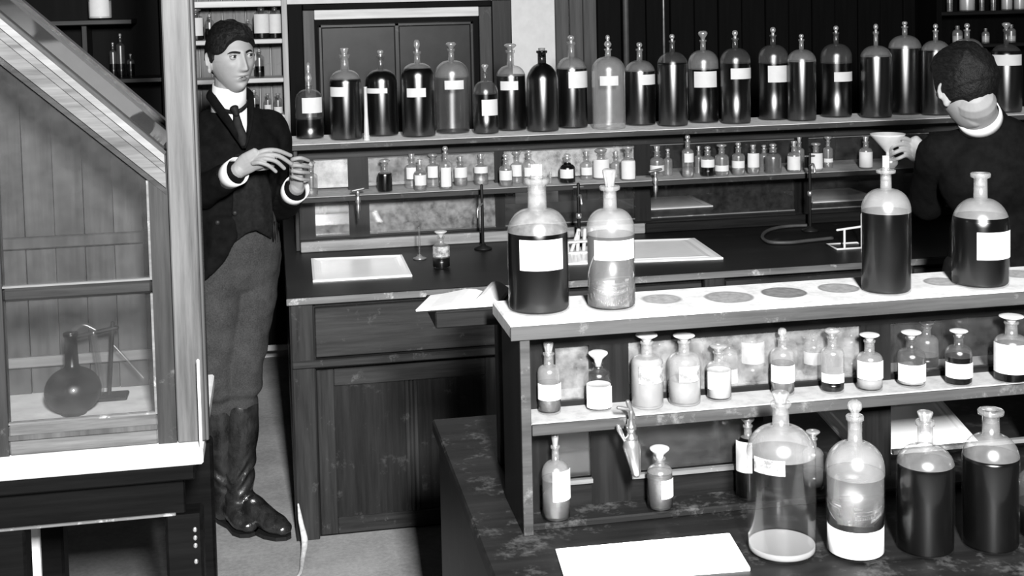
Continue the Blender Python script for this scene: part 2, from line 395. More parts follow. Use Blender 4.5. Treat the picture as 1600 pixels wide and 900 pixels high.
# ------------------------------------------------------------------ cupboard on the back wall
Yc = 6.42
root = tag(empty('wall_cupboard'), 'dark wall cupboard with pale frame and two dark panels behind top shelf bottles', 'cupboard')
xl, xr = X(449, 30, Yc), X(799, 30, Yc); zt = Z(620, 3, Yc); zb = 0.55
MB().box(xl, xr, Yc+.03, 6.62, zb, zt).build('carcass', 'panel_black', root)
box('surround', 'panel_black', root, xl, X(473, 30, Yc), Yc-.01, Yc+.03, zb, zt, .004)
box('surround', 'wood_dark', root, X(768, 30, Yc), xr, Yc-.01, Yc+.03, zb, zt, .004)
box('surround', 'panel_black', root, X(473, 30, Yc), X(768, 30, Yc), Yc-.01, Yc+.03, Z(620, 13, Yc), zt, .004)
a0, a1, b1, b0 = X(473, 30, Yc), X(491, 30, Yc), X(748, 30, Yc), X(768, 30, Yc); t0, t1 = Z(620, 13, Yc), Z(620, 28, Yc)
box('stile', 'wood_grey', root, a0, a1, Yc-.005, Yc+.03, zb, t0, .003); box('stile', 'wood_mid', root, b1, b0, Yc-.005, Yc+.03, zb, t0, .003)
box('rail', 'wood_cream', root, a1, b1, Yc-.005, Yc+.03, t1, t0, .003); box('rail', 'wood_mid_x', root, a1, b1, Yc-.005, Yc+.03, zb, zb+.08, .003)
c0, c1 = X(497, 60, Yc), X(741, 60, Yc); cz = Z(620, 35, Yc)
for x0, x1, n_ in ((c0, c0+.022, 'moulding'), (c1-.022, c1, 'moulding'), (X(616, 60, Yc), X(625, 60, Yc), 'muntin')):
    box(n_, 'wood_mid', root, x0, x1, Yc+.004, Yc+.03, zb+.08, cz, .006)
box('moulding', 'wood_mid_x', root, c0, c1, Yc+.004, Yc+.03, cz-.022, cz, .006)
plain('panel_hazy', 0.0085, 0.4, 0.6, 9, spec=0.15)
box('panel', 'panel_hazy', root, c0+.022, X(616, 60, Yc), Yc+.014, Yc+.03, zb+.08, cz-.022)
box('panel', 'panel_hazy', root, X(625, 60, Yc), c1-.022, Yc+.014, Yc+.03, zb+.08, cz-.022)
settle(root, ((xl+xr)/2, 6.5, zb))

# ------------------------------------------------------------------ open shelves behind the man
Yb = 6.36
root = tag(empty('wall_shelves'), 'pale open wall shelves with a boarded back behind the standing man', 'shelf')
xl, xr = -0.62, X(450, 60, Yb); xi = X(441, 60, Yb); ZS = [Z(440, 0, Yb), Z(420, 61, Yb), Z(420, 122, Yb), Z(420, 180, Yb)]
box('upright', 'wood_cream_z', root, xi, xr, Yb, 6.60, 0, ZS[0]+.05, .003); box('upright', 'wood_grey', root, xl, xl+.03, Yb, 6.60, 0, ZS[0]+.05, .003)
for i, z in enumerate(ZS): box('shelf_board', 'wood_cream', root, xl+.03, xi, Yb+.004, 6.598, z-(.022 if i else .03), z, .003)
box('shelf_board', 'wood_cream', root, xl+.03, xi, Yb+.004, 6.598, .1, .13, .003)
box('dark_sheet', 'panel_black', root, xl+.03, xi, Yb+.004, Yb+.02, .131, ZS[3]-.30, .002)  # added black sheet that makes the lower part of the shelves dark
np_ = 11; wd = (xi-xl-.03)/np_; me = MB().box(.0015, wd-.0015, 0, .014, .13, ZS[0]+.05, .004).mesh('plank', 'shelf_back')
for i in range(np_):
    o = bpy.data.objects.new('plank', me); COL.objects.link(o); o.parent = root; o.location = (xl+.03+i*wd, 6.60, 0)
settle(root, ((xl+xr)/2, 6.5, 0))

# ------------------------------------------------------------------ dark shelves behind the fume cupboard
Yk = 5.9
root = tag(empty('corner_shelf'), 'dark bracket shelf in the dim corner behind the glazed case', 'shelf')
s0, s1, sz = X(98, 30, Yk), X(206, 30, Yk), Z(150, 31, Yk); sz2 = Z(200, 122, Yk)
SHZ = (sz, sz2)
box('shelf_board', 'wood_mid_x', root, s0-.5, s1, Yk-.01, Yk+.22, sz-.022, sz, .003)
box('shelf_board', 'wood_dark_x', root, s0-.5, s1+.12, Yk-.01, Yk+.22, sz2-.022, sz2, .003)
for x in (s0-.3, s1-.22): MB().prism([(x, sz-.022), (x+.02, sz-.022), (x+.02, sz-.16), (x, sz-.2)], Yk+.04, Yk+.22).build('bracket', 'wood_dark', root)
box('back_board', 'panel_black', root, s0-.55, s1+.15, Yk+.22, Yk+.24, 0.3, 2.3)
box('upright', 'panel_black', root, s0-.55, s0-.5, Yk, Yk+.22, 0, 2.3); box('upright', 'panel_black', root, s1+.12, s1+.15, Yk, Yk+.22, 0, 2.3)
settle(root, (s0, Yk+.1, 0))

# ------------------------------------------------------------------ dark shelves top right
Yq = 6.36
root = tag(empty('corner_shelf'), 'black shelves at top right holding jars beyond the second man', 'shelf')
q0 = X(1470, 18, Yq); QZ = (Z(1540, 17, Yq), Z(1540, 68, Yq))
for z in QZ: box('shelf_board', 'wood_dark_x', root, q0, 4.2, Yq-.01, Yq+.2, z-.02, z, .003)
box('upright', 'panel_black', root, q0-.03, q0, Yq-.01, Yq+.2, 0, 2.4); box('upright', 'panel_black', root, 4.2, 4.23, Yq-.01, Yq+.2, 0, 2.4)
box('back_board', 'panel_black', root, q0-.03, 4.23, Yq+.2, Yq+.22, 0, 2.4)
settle(root, (q0+.5, Yq+.1, 0))

# ================================================================== REAR BENCH
RW = 0.835; RY0, RY1 = 4.268, 5.98; RX0, RX1 = 0.02, 3.9
root = tag(empty('worktop'), 'long dark wooden worktop of the rear bench with pale worn front edge', 'worktop')
box('slab', 'worktop_dark', root, RX0, RX1, RY0+.006, RY1, RW-.026, RW, .003)
box('edge_strip', 'wood_edge', root, RX0, RX1, RY0-.002, RY0+.006, RW-.024, RW-.001, .002)
settle(root, ((RX0+RX1)/2, 5.1, RW-.026))
FYc = RY0+.022                                                       # cabinet face
def cabinet(x0, label, first):
    root = tag(empty('bench_cabinet'), label, 'cabinet', 'cupboards under the rear bench'); Wd = 0.72
    sx = x0+.075
    box('carcass', 'wood_dark', root, x0, x0+Wd, FYc+.022, 5.1, .0, RW-.026)
    box('stile', 'wood_mid', root, x0, sx, FYc-.004, FYc+.022, 0, RW-.026, .003)
    zr1, zr0 = Z(560, 557, FYc), Z(560, 569, FYc)
    box('rail', 'wood_mid_x', root, x0, x0+Wd, FYc-.014, FYc+.022, zr0, zr1, .004)
    d = box('drawer', 'wood_mid_x', root, sx+.005, x0+Wd-.006, FYc-.002, FYc+.020, zr1+.006, RW-.042, .003)
    zb, zt = 0.012, zr0-.012; xd0, xd1 = sx+.004, x0+Wd-.006; fw = .058
    dr = box('door', 'panel_black', root, xd0, xd1, FYc+.010, FYc+.020, zb, zt)
    xm = (xd0+xd1)/2-.022
    box('stile', 'wood_mid', dr, xd0, xd0+fw, FYc, FYc+.018, zb, zt, .003); box('stile', 'wood_mid', dr, xd1-fw, xd1, FYc, FYc+.018, zb, zt, .003)
    box('rail', 'wood_mid_x', dr, xd0+fw, xd1-fw, FYc, FYc+.018, zt-fw, zt, .003); box('rail', 'wood_mid_x', dr, xd0+fw, xd1-fw, FYc, FYc+.018, zb, zb+.055, .003)
    MB().box(xm, xm+.016, FYc-.001, FYc+.018, zb+.055, zt-fw, .003).box(xm+.016, xm+.030, FYc-.003, FYc+.018, zb+.055, zt-fw, .004).box(xm+.030, xm+.044, FYc-.001, FYc+.018, zb+.055, zt-fw, .003).build('muntin', 'wood_mid', dr)
    wood_panel = 'panel_worn'
    box('panel', wood_panel, dr, xd0+fw, xm, FYc+.008, FYc+.016, zb+.055, zt-fw); box('panel', wood_panel, dr, xm+.044, xd1-fw, FYc+.008, FYc+.016, zb+.055, zt-fw)
    if first: box('end_panel', 'wood_dark', root, x0-.004, x0, FYc, 5.9, 0, RW-.026)
    settle(root, (x0+Wd/2, FYc+.3, 0))
wood('panel_worn', 0.0034, 0.0148, 'z', 0.45, 70, 0.25, 0.05)
for i, l in enumerate(['dark wooden bench cupboard with panelled door and drawer, nearest the standing man', 'dark bench cupboard second from the standing man, mostly behind the front bench',
                       'dark bench cupboard third from the standing man, behind the front bench', 'dark bench cupboard fourth from the standing man, behind the front bench', 'dark bench cupboard at the far right end of the rear bench']):
    cabinet(RX0+.012+i*.725, l, i == 0)
root = tag(empty('bench_cabinet'), 'plain dark back half of the rear bench under its far worktop', 'cabinet')
box('carcass', 'wood_dark', root, RX0+.03, RX1-.03, 5.105, RY1-.03, 0, RW-.026); settle(root, (2, 5.5, 0))

# ---- reagent shelf standing on the rear bench
U0, U1 = 5.055, 5.42; PY = 5.235; TZ = 1.26; SZ = 1.05
root = tag(empty('reagent_shelf'), 'long two-tier reagent shelf standing on the rear bench', 'shelf'); REAR = root
xl = .062; xr = 3.75
rings = []; stained_board('board_white', rings, 0.85)
MB().box(xl, xr, U0+.012, U1, TZ-.022, TZ, .003).build('top_board', 'board_white', root)
MB().box(xl, xr, U0+.003, U0+.0118, TZ-.022, TZ-.001, .002).build('edge_strip', 'edge_grey', root)
box('apron', 'wood_mid_x', root, xl+.03, xr-.02, PY-.0185, PY-.0125, TZ-.075, TZ-.0225)
stained_board('shelf_worn', [], 0.40)
MB().box(.088, xr-.02, U0+.012, U1-.01, SZ-.02, SZ, .003).build('shelf_board', 'shelf_worn', root)
MB().box(.086, xr-.02, U0, U0+.0118, SZ-.021, SZ-.001, .002).build('edge_strip', 'wood_mid_x', root)
box('end_panel', 'wood_mid', root, .068, .0855, U0+.03, U1-.02, RW, TZ-.0225, .003); box('end_panel', 'wood_dark', root, xr-.02, xr-.002, U0+.03, U1-.02, RW, TZ-.0225, .003)
box('upstand', 'upstand_wood_lit', root, .0866, 1.49, U0-.01, U0+.006, RW+.001, RW+.042, .003); box('upstand', 'wood_dark_x', root, 1.4905, xr-.021, U0-.01, U0+.006, RW+.001, RW+.042, .003)  # one upstand: its brighter lit left part is put into a paler wood tone
box('base_board', 'wood_mid_x', root, .0866, xr-.021, U0+.007, U1-.03, RW+.001, RW+.02)
# panes and the dark stiles between them (pixel edges of the panes measured on the photograph)
cols = [(490, 543), (575, 772), (787, 990), (1015, 1240), (1262, 1450), (1470, 1660), (1685, 1880)]
edges = [(X(a, 260, PY), X(b, 260, PY)) for a, b in cols]
zt0, zt1 = 1.062, Z(560, 246, PY); zl0, zl1 = Z(560, 366, PY), SZ-.032
prev = .0866
for i, (a, b) in enumerate(edges):
    box('stile', 'wood_dark', root, prev, a, PY-.012, PY+.012, RW+.02, TZ-.0225)
    b = min(b, xr-.06)
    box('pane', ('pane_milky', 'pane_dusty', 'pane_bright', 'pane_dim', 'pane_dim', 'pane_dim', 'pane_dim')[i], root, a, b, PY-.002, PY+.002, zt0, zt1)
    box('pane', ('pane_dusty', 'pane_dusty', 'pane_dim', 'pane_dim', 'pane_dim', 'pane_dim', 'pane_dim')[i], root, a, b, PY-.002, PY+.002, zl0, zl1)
    box('glazing_bead', 'wood_edge', root, a, b, PY-.009, PY-.003, zt1-.004, zt1); box('glazing_bead', 'wood_edge', root, a, b, PY-.009, PY-.003, zl0, zl0+.005)
    prev = b
box('stile', 'wood_dark', root, prev, xr-.021, PY-.012, PY+.012, RW+.02, TZ-.0225)
box('rail', 'wood_dark_x', root, .0866, xr-.021, PY-.011, PY+.011, zt1, TZ-.0228); box('rail', 'wood_dark_x', root, .0866, xr-.021, PY-.011, PY+.011, RW+.0205, zl0)
settle(root, (1.9, 5.24, RW))

# ---- white porcelain set into the rear worktop
def slab_tile(name, label, cat, c, z, rim, depth, mat='porcelain', group=None):
    # c: four corners far-left, far-right, near-right, near-left (x, y): a shallow rimmed tray with a sunk middle
    root = tag(empty(name), label, cat, group); C = [Vector((x, y, 0)) for x, y in c]; ctr = sum(C, Vector())/4
    mb = MB()
    def ringp(k, h): return [ctr+(p-ctr)*k+Vector((0, 0, z+h)) for p in C]
    R = [ringp(1, 0), ringp(1, .006), ringp(1-rim*.5, .007), ringp(1-rim, .004), ringp(1-rim*1.5, -depth+.006), ringp(1-rim*2, -depth+.005)]
    vs = [v for r in R for v in r]; fs = []
    for i in range(len(R)-1):
        for k in range(4): fs.append((i*4+(k+1) % 4, i*4+k, (i+1)*4+k, (i+1)*4+(k+1) % 4))
    fs.append(tuple(range((len(R)-1)*4, len(R)*4))[::-1]); fs.append((0, 1, 2, 3))
    mb.add(vs, fs); mb.build('basin', mat, root); settle(root, ctr+Vector((0, 0, z))); return root
def quad(pts, z): return [(p.x, p.y) for p in (atz(x, y, z) for x, y in pts)]
q = quad([(486, 406), (628, 400), (644, 432), (489, 441)], RW)
slab_tile('porcelain_tray', 'white porcelain tray with thin border on rear worktop, nearest the standing man', 'tray', q, RW, .10, .004)
q = quad([(880, 380), (1085, 374), (1130, 405), (888, 414)], RW)
slab_tile('sink', 'white rimmed porcelain sink in the rear worktop behind the clear front bottle', 'sink', q, RW, .13, -.0005)
q = quad([(1020, 331), (1098, 312), (1126, 326), (1040, 333)], RW)
slab_tile('sink', 'white sink on far side of rear bench below the hanging tap', 'sink', [(1.62, 5.60), (1.98, 5.60), (1.98, 5.92), (1.62, 5.92)][::-1], RW, .13, .0)
slab_tile('sink', 'white sink on far side of rear bench seen left of the wire stand', 'sink', [(2.45, 5.55), (2.80, 5.55), (2.80, 5.90), (2.45, 5.90)][::-1], RW, .13, .0)

# ================================================================== FRONT BENCH
FWZ = 0.82; BX0, BX1 = 0.345, 2.9; BY0, BY1 = 1.76, 2.972
root = tag(empty('worktop'), 'dark worn worktop of the front bench carrying the large bottles', 'worktop')
box('slab', 'worktop_worn', root, BX0, BX1, BY0, BY1, FWZ-.03, FWZ, .004); settle(root, ((BX0+BX1)/2, 2.36, FWZ-.03))
root = tag(empty('bench_cabinet'), 'dark wooden body of the front bench under its worn worktop', 'cabinet')
box('carcass', 'wood_dark', root, BX0+.03, BX1-.03, BY0+.05, BY1-.05, 0, FWZ-.03)
box('end_panel', 'panel_worn', root, BX0+.012, BX0+.03, BY0+.02, BY1-.02, 0, FWZ-.03, .004)
for i in range(4):
    x0 = BX0+.05+i*.62
    for ya, yb, n_ in ((BY0+.028, BY0+.05, 'door'), (BY1-.05, BY1-.028, 'door')): box(n_, 'wood_mid', root, x0, x0+.58, ya, yb, .08, FWZ-.06, .006)
settle(root, ((BX0+BX1)/2, 2.36, 0))
G0, G1, GP = 2.2635, 2.468, 2.362; GT = 1.216; GS = 1.03; gx0, gx1 = .412, 2.85
root = tag(empty('reagent_shelf'), 'white-topped two-tier reagent shelf standing on the front bench', 'shelf')
rings = []
for px, py, wpx, d in ((1034, 467, 62, .22), (1139, 464, 76, .19), (1225, 457, 70, .12), (1310, 450, 64, .19), (1472, 440, 56, .22), (1592, 428, 58, .22), (962, 468, 56, .26)):
    p = atz(px, py, GT); rings.append((p.x, p.y, wpx/2/ppm(p), d))
stained_board('board_stained', rings, 0.46)
MB().box(gx0, gx1, G0+.004, G1, GT-.028, GT, .003).build('top_board', 'board_stained', root)
MB().box(gx0-.001, gx1, G0, G0+.0038, GT-.028, GT-.002, .001).build('edge_strip', 'edge_grey', root)
xp0, xp1 = .4285, .447
box('end_panel', 'wood_dark', root, xp0, xp1, G0+.014, G1-.006, FWZ, GT-.0285, .002); box('edge_strip', 'edge_grey', root, xp0, xp1, G0+.006, G0+.0138, FWZ, GT-.0285, .001)
box('end_panel', 'wood_dark', root, gx1-.04, gx1-.02, G0+.006, G1-.006, FWZ, GT-.0285, .002)
box('apron', 'wood_dark_x', root, xp1, gx1-.04, GP-.0112, GP-.0095, Z(880, 540, GP), GT-.0285)
stained_board('shelf_stained', [], 0.30)
MB().box(xp1, gx1-.04, G0+.006, G1-.004, GS-.020, GS, .003).build('shelf_board', 'shelf_stained', root)
MB().box(xp1, gx1-.04, G0-.002, G0+.0058, GS-.021, GS-.001, .001).build('edge_strip', 'edge_grey', root)
box('base_board', 'worktop_worn', root, xp1, gx1-.04, G0+.02, G1-.006, FWZ, FWZ+.014, .003)
cols = [(866, 919), (980, 1342), (1388, 1620), (1665, 1900), (1945, 2110)]
e1 = [(X(a, 560, GP), min(X(b, 560, GP), gx1-.07)) for a, b in cols]
z0, z1 = GS+.010, Z(900, 537, GP); l0, l1 = Z(900, 744, GP), GS-.0205; prev = xp1
for i, (a, b) in enumerate(e1):
    box('stile', 'wood_dark', root, prev, a, GP-.010, GP+.010, FWZ+.014, GS-.0205); box('stile', 'wood_dark', root, prev, a, GP-.010, GP+.010, GS, GT-.0285)
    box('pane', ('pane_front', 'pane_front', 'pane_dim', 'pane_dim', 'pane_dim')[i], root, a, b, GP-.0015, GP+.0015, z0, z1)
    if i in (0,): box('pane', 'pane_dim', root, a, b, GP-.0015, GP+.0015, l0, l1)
    if i == 1:
        bm_ = X(1168, 700, GP); box('pane', 'pane_dim', root, a, bm_, GP-.0015, GP+.0015, l0, l1); box('stile', 'wood_dark', root, bm_, bm_+.03, GP-.009, GP+.009, FWZ+.014, GS-.0205)
    box('sill', 'wood_edge', root, a, b if i != 1 else bm_, GP-.022, GP-.0105, l0-.008, l0)
    prev = b
box('stile', 'wood_dark', root, prev, gx1-.041, GP-.010, GP+.010, FWZ+.014, GS-.0205); box('stile', 'wood_dark', root, prev, gx1-.041, GP-.010, GP+.010, GS, GT-.0285)
box('rail', 'wood_dark_x', root, xp1, gx1-.041, GP-.009, GP+.009, GS, z0); box('rail', 'wood_dark_x', root, xp1, gx1-.041, GP-.009, GP+.009, z1, GT-.0286)
box('rail', 'wood_dark_x', root, xp1, X(1198, 720, GP), GP-.0095, GP+.009, FWZ+.014, l0-.008)
settle(root, (1.6, 2.36, FWZ))
# porcelain on the front worktop
q = quad([(868, 863), (1140, 838), (1172, 892), (884, 915)], FWZ)
slab_tile('porcelain_tray', 'white porcelain slab on the front worktop at the bottom of the photo', 'tray', q, FWZ, .05, .003)
slab_tile('sink', 'white porcelain sink on the far side of the front bench behind large bottles', 'sink', [(1.20, 2.50), (1.485, 2.50), (1.56, 2.80), (1.24, 2.80)][::-1], FWZ, .10, .0)
# writing ledge fixed behind the left end of the front shelf, with an open notebook
root = tag(empty('writing_ledge'), 'dark wooden ledge behind left end of the white-topped front shelf', 'ledge')
LZ = 1.165
A = [atz(652, 489, LZ), atz(780, 476, LZ), atz(770, 455, LZ), atz(668, 478, LZ)]
lx0 = A[0].x+.02; ly0 = A[0].y
mb = MB(); B = [atz(680, 489, LZ), atz(786, 479, LZ)]; ex0, ey0, ey1 = B[0].x, B[0].y, B[0].y+.17
box('ledge_board', 'wood_dark_x', root, ex0, xp0+.10, ey0, ey1, LZ-.034, LZ, .003)
box('post', 'wood_dark', root, xp0+.02, xp0+.06, ey0+.02, ey0+.06, FWZ, LZ-.034, .002)
settle(root, (xp0, ey0, FWZ)); LEDGE = (ex0, ey0, ey1)

# ================================================================== BOTTLES
def arc(r0, z0, r1, z1, n, p=2.0):              # shoulder from body radius r0 at z0 to neck radius r1 at z1 (superellipse quarter)
    out = []
    for i in range(1, n+1):
        t = math.pi/2*i/n; out.append((r1+(r0-r1)*math.cos(t)**(2/p), z0+(z1-z0)*math.sin(t)**(2/p)))
    return out
def interp(prof, z):
    for (r0, z0), (r1, z1) in zip(prof, prof[1:]):
        if z0 <= z <= z1 and z1 > z0: return r0+(r1-r0)*(z-z0)/(z1-z0)
    return prof[-1][0]
STOP = {}
def stopper_profile(kind, r, h):
    # r: neck outer radius, h: stopper height above the lip; profile starts inside the neck
    base = [(0, -.35*h), (r*.62, -.35*h), (r*.70, 0)]
    if kind == 'knob':  return base+[(r*.60, h*.14), (r*.62, h*.24), (r*.98, h*.42), (r*1.05, h*.62), (r*.92, h*.84), (r*.5, h*.98), (0, h)]
    if kind == 'bulb':  return base+[(r*.55, h*.08), (r*1.15, h*.22), (r*1.25, h*.34), (r*.9, h*.48), (r*.5, h*.56), (r*.55, h*.64), (r*.75, h*.78), (r*.6, h*.92), (0, h)]
    if kind == 'mushroom': return base+[(r*.8, h*.12), (r*.95, h*.30), (r*1.75, h*.62), (r*2.05, h*.78), (r*1.95, h*.90), (r*1.3, h*.98), (0, h)]
    if kind == 'disc':  return base+[(r*.8, h*.1), (r*1.0, h*.3), (r*1.5, h*.5), (r*1.75, h*.7), (r*1.6, h*.86), (r*1.0, h), (0, h)]
    if kind == 'cone':  return base+[(r*.72, h*.1), (r*.85, h*.35), (r*1.05, h*.8), (r*1.05, h*.94), (r*.9, h), (0, h)]
    if kind == 'cork':  return [(0, -.3*h), (r*.7, -.3*h), (r*.86, h*.9), (r*.8, h), (0, h)]
    if kind == 'square': return base+[(r*.72, h*.12), (r*.66, h*.2), (0, h*.2)]
def bottle(px, base, top, wpx, z, Yc=None, name='reagent_bottle', label_txt='', group=None, neck=.30, neckh=None, lip=1.25, dome=.40, dp=2.0, stop='knob', stoph=None,
           liq='liquid_black', level=None, body='glass_clear', film='glass_film', lab=None, labmat='paper', powder=None, segs=28, stopmat='glass_stopper', film_from=None):
    """px,base,top,wpx are read off the photograph; z is the height of the shelf the bottle stands on, Yc its depth there."""
    if Yc is None:
        p = atz(px, base, z); d = Vector((p.x, p.y, 0)).normalized(); r = wpx/2/ppm(p); p = p+d*r
        p = p+d*(wpx/2/ppm(p)-r)
        if abs(z-GS) < .002: p.y = min(p.y, GP-.0125-wpx/2/ppm(p)); p.x = at(px, base, p.y).x
    else: p = at(px, base, Yc); p.z = z
    loc = Vector((p.x, p.y, z)); s = ppm(loc); r = wpx/2/s
    H = at(px, top, loc.y).z-z
    stoph = H*.10 if stoph is None else stoph/s
    if stop == 'none': stoph = 0
    hb = H-stoph; nh = hb*.14 if neckh is None else neckh/s
    rn = r*neck; zs = hb-nh-dome*2*r                 # height where the shoulder begins
    bp = [(0, .004), (r*.62, .003), (r*.80, 0), (r*.93, 0), (r*.985, r*.06), (r, r*.14), (r, zs)]
    lvz = None if level is None else max(.01, at(px, level, loc.y-r).z-z)
    if lvz is not None and r*.16 < lvz < zs: bp.insert(-1, (r, lvz))
    bp += arc(r, zs, rn*1.02, zs+dome*2*r, 9, dp)
    bp += [(rn, hb-nh*.55), (rn, hb-nh*.22), (rn*lip, hb-nh*.17), (rn*lip*1.03, hb-nh*.04), (rn*lip*.95, hb), (rn*.72, hb), (rn*.70, hb-nh*.5)]
    ang = math.atan2(loc.x, loc.y)
    root = empty(name, loc, -ang); tag(root, label_txt, 'bottle', group)
    split = zs if lvz is None else lvz
    if film_from: split = max(.02, at(px, film_from, loc.y-r).z-z); bp = sorted(bp[:7]+[(r, min(split, zs-.001))], key=lambda q: (q[1] if q[0] > r*.98 else -1+q[0]))+bp[7:] if split < zs and bp[6][1] > split else bp
    MB().lathe(bp, segs, mi=0, split=split, mi2=1).build('glass_body', [body, film], root)
    if stop != 'none':
        mb = MB().lathe(stopper_profile(stop, rn, stoph), 20, (0, 0, hb))
        if stop == 'square':                      # pierced flat tab: four bars round an opening
            a, t = rn*.62, rn*.22
            for q in ((-a, -a+t, .18, 1), (a-t, a, .18, 1), (-a+t, a-t, .18, .34), (-a+t, a-t, .84, 1)): mb.box(q[0], q[1], -t*.8, t*.8, hb+stoph*q[2], hb+stoph*q[3], .0006)
            mb.box(-a+t, a-t, -t*.3, t*.3, hb+stoph*.34, hb+stoph*.84)
        mb.build('stopper', 'cork' if stop == 'cork' else stopmat, root)
    if lvz is not None and liq:
        lp = [(0, .006)]+[(max(0, q*.97-.0004), max(.006, zz)) for q, zz in bp if .0 < zz < lvz and q > r*.5 and zz <= hb-nh*.6]
        rl = interp([b for b in bp[3:16]], lvz)*.97-.0004; lp += [(rl, lvz), (rl*.97, lvz-.0004), (0, lvz-.0006)]
        if powder:
            pz = at(px, powder, loc.y-r).z-z
            pp = [(0, .0065)]+[(q, zz) for q, zz in lp[1:-3] if zz < pz and q > 0]+[(r*.968-.0004, pz-.004), (r*.7, pz), (0, pz+.001)]
            MB().lathe(pp, segs).build('powder', 'powder_white', root)
            lp = [(0, pz+.0015), (r*.7, pz+.0006), (r*.965-.0004, pz-.0035)]+[(q, zz) for q, zz in lp if zz > pz]
        MB().lathe(lp, segs).build('liquid', liq, root)
    if lab:
        x0, y0, x1, y1 = lab
        lz1, lz0 = at(px, y0, loc.y-r).z-z, at(px, y1, loc.y-r).z-z
        a0, a1 = (math.asin(max(-.99, min(.99, (x-px)/(wpx/2)))) for x in (x0, x1))
        n = 14; P = []
        for k in range(n+1):
            a = a0+(a1-a0)*k/n
            P.append([Vector((rr_*math.sin(a), -rr_*math.cos(a), zz)) for rr_, zz in ((r+.0003, lz0), (r+.0003, lz1), (r+.0009, lz1), (r+.0009, lz0))])
        lm_ = MB()
        for q in range(4):
            lm_.add([p_[w_] for p_ in P for w_ in (q, (q+1) % 4)], [(k*2, k*2+1, k*2+3, k*2+2) for k in range(n)], 0, True)
        lm_.add(P[0]+P[n], [(0, 1, 2, 3), (7, 6, 5, 4)])
        lm_.build('paper_label', labmat, root)
    return root

# ---- top shelf of the rear bench: 22 large bottles, left to right
D = 'liquid_black'
top_row = [  # px, base, top, width, dome-start-> dome ratio, stopper, stopper px, neck px, level, label box, extra, words
 (485, 218, 97, 43, .42, 'bulb', 36, 6, 187, (474, 153, 504, 177), dict(neck=.22, film='glass_dim'), 'half full bottle with two-bulb stopper and square label'),
 (542, 218, 75, 50, .42, 'cone', 10, 24, 126, (519, 136, 540, 151), dict(neck=.26, film='glass_film'), 'black bottle with label half turned away to the left'),
 (598, 217, 78, 51, .40, 'knob', 8, 22, 112, (572, 138, 607, 146), dict(neck=.20, film='glass_dim'), 'black bottle with narrow strip label'),
 (655, 215, 62, 53, .42, 'knob', 18, 18, 108, (638, 138, 667, 152), dict(neck=.18), 'black bottle with small oblong label and tall thin neck'),
 (708, 212, 66, 53, .42, 'disc', 10, 18, 210, (697, 126, 726, 140), dict(neck=.18, body='glass_dim', film='glass_film', film_from=122), 'nearly empty clear bottle with small label'),
 (760, 212, 100, 40, .48, 'disc', 10, 16, 148, (754, 156, 778, 181), dict(neck=.16, film='glass_dim'), 'smaller black bottle with square label'),
 (800, 210, 68, 46, .42, 'disc', 10, 24, 118, (784, 127, 811, 141), dict(neck=.24), 'black bottle with small white label before the plaster strip'),
 (849, 206, 75, 50, .50, 'cork', 4, 20, 100, None, dict(neck=.26, film='glass_dark', dp=1.6), 'unlabelled black bottle with sloping shoulders and cork'),
 (895, 203, 55, 48, .45, 'knob', 10, 24, 108, (890, 112, 919, 138), dict(neck=.22), 'black bottle with tall label at its right side'),
 (952, 202, 54, 52, .42, 'bulb', 22, 12, 190, (939, 119, 967, 134), dict(neck=.18, body='glass_cloudy', film='glass_cloudy', powder=191), 'cloudy empty bottle with white layer at its foot'),
 (1001, 198, 66, 48, .42, 'knob', 10, 18, 112, (1002, 117, 1024, 133), dict(neck=.18), 'black bottle with label turned to the right'),
 (1052, 197, 53, 47, .42, 'knob', 10, 18, 100, None, dict(neck=.16, film='glass_dim'), 'unlabelled black bottle with thin neck'),
 (1100, 194, 48, 47, .42, 'disc', 14, 16, 109, (1086, 112, 1120, 137), dict(neck=.18), 'black bottle with large white label square to the front'),
 (1150, 192, 47, 47, .42, 'knob', 12, 16, 100, (1143, 107, 1175, 124), dict(neck=.18, film='glass_dim'), 'black bottle with pale label wrapped to the right'),
 (1209, 190, 42, 46, .42, 'knob', 12, 16, 100, (1201, 103, 1234, 129), dict(neck=.18, film='glass_dim'), 'black bottle with big square label'),
 (1253, 184, 53, 45, .42, 'knob', 8, 16, 96, None, dict(neck=.16), 'unlabelled black bottle with pale dome'),
 (1307, 183, 40, 48, .42, 'knob', 10, 18, 100, (1304, 113, 1332, 128), dict(neck=.16, film='glass_dim'), 'black bottle with small grey label low on the right'),
 (1369, 180, 37, 49, .42, 'knob', 12, 22, 88, None, dict(neck=.14), 'unlabelled black bottle with thin neck and pale shoulder'),
 (1414, 178, 33, 50, .40, 'knob', 8, 14, 76, None, dict(neck=.16), 'largest unlabelled black bottle with long streak of light'),
 (1462, 176, 37, 44, .42, 'knob', 10, 16, 80, None, dict(neck=.16), 'black bottle left of the second man\'s head'),
 (1511, 174, 36, 50, .42, 'knob', 10, 14, 80, None, dict(neck=.16), 'black bottle whose top shows over the second man\'s hair'),
 (1572, 172, 35, 48, .42, 'disc', 10, 24, 80, (1552, 86, 1594, 103), dict(neck=.16, film='glass_dim'), 'black bottle with wide label right of the second man\'s head'),
]
for i, (px, b, t, wpx, dm, st, sh, nh, lv, lb, ex, words) in enumerate(top_row):
    ex = dict(ex)
    ex['liq'] = 'liquid_glossy'
    if i == 4: ex['liq'] = 'liquid_brown'
    if i == 9: ex['liq'] = None
    bottle(px, b, t, wpx, TZ, 5.205 if i % 2 else 5.30, 'stoppered_bottle', f'{words}, top rear shelf', 'large bottles on the top rear shelf',
           dome=dm, stop=st, stoph=sh, neckh=nh, level=lv, lab=lb, lip=1.3, **ex)
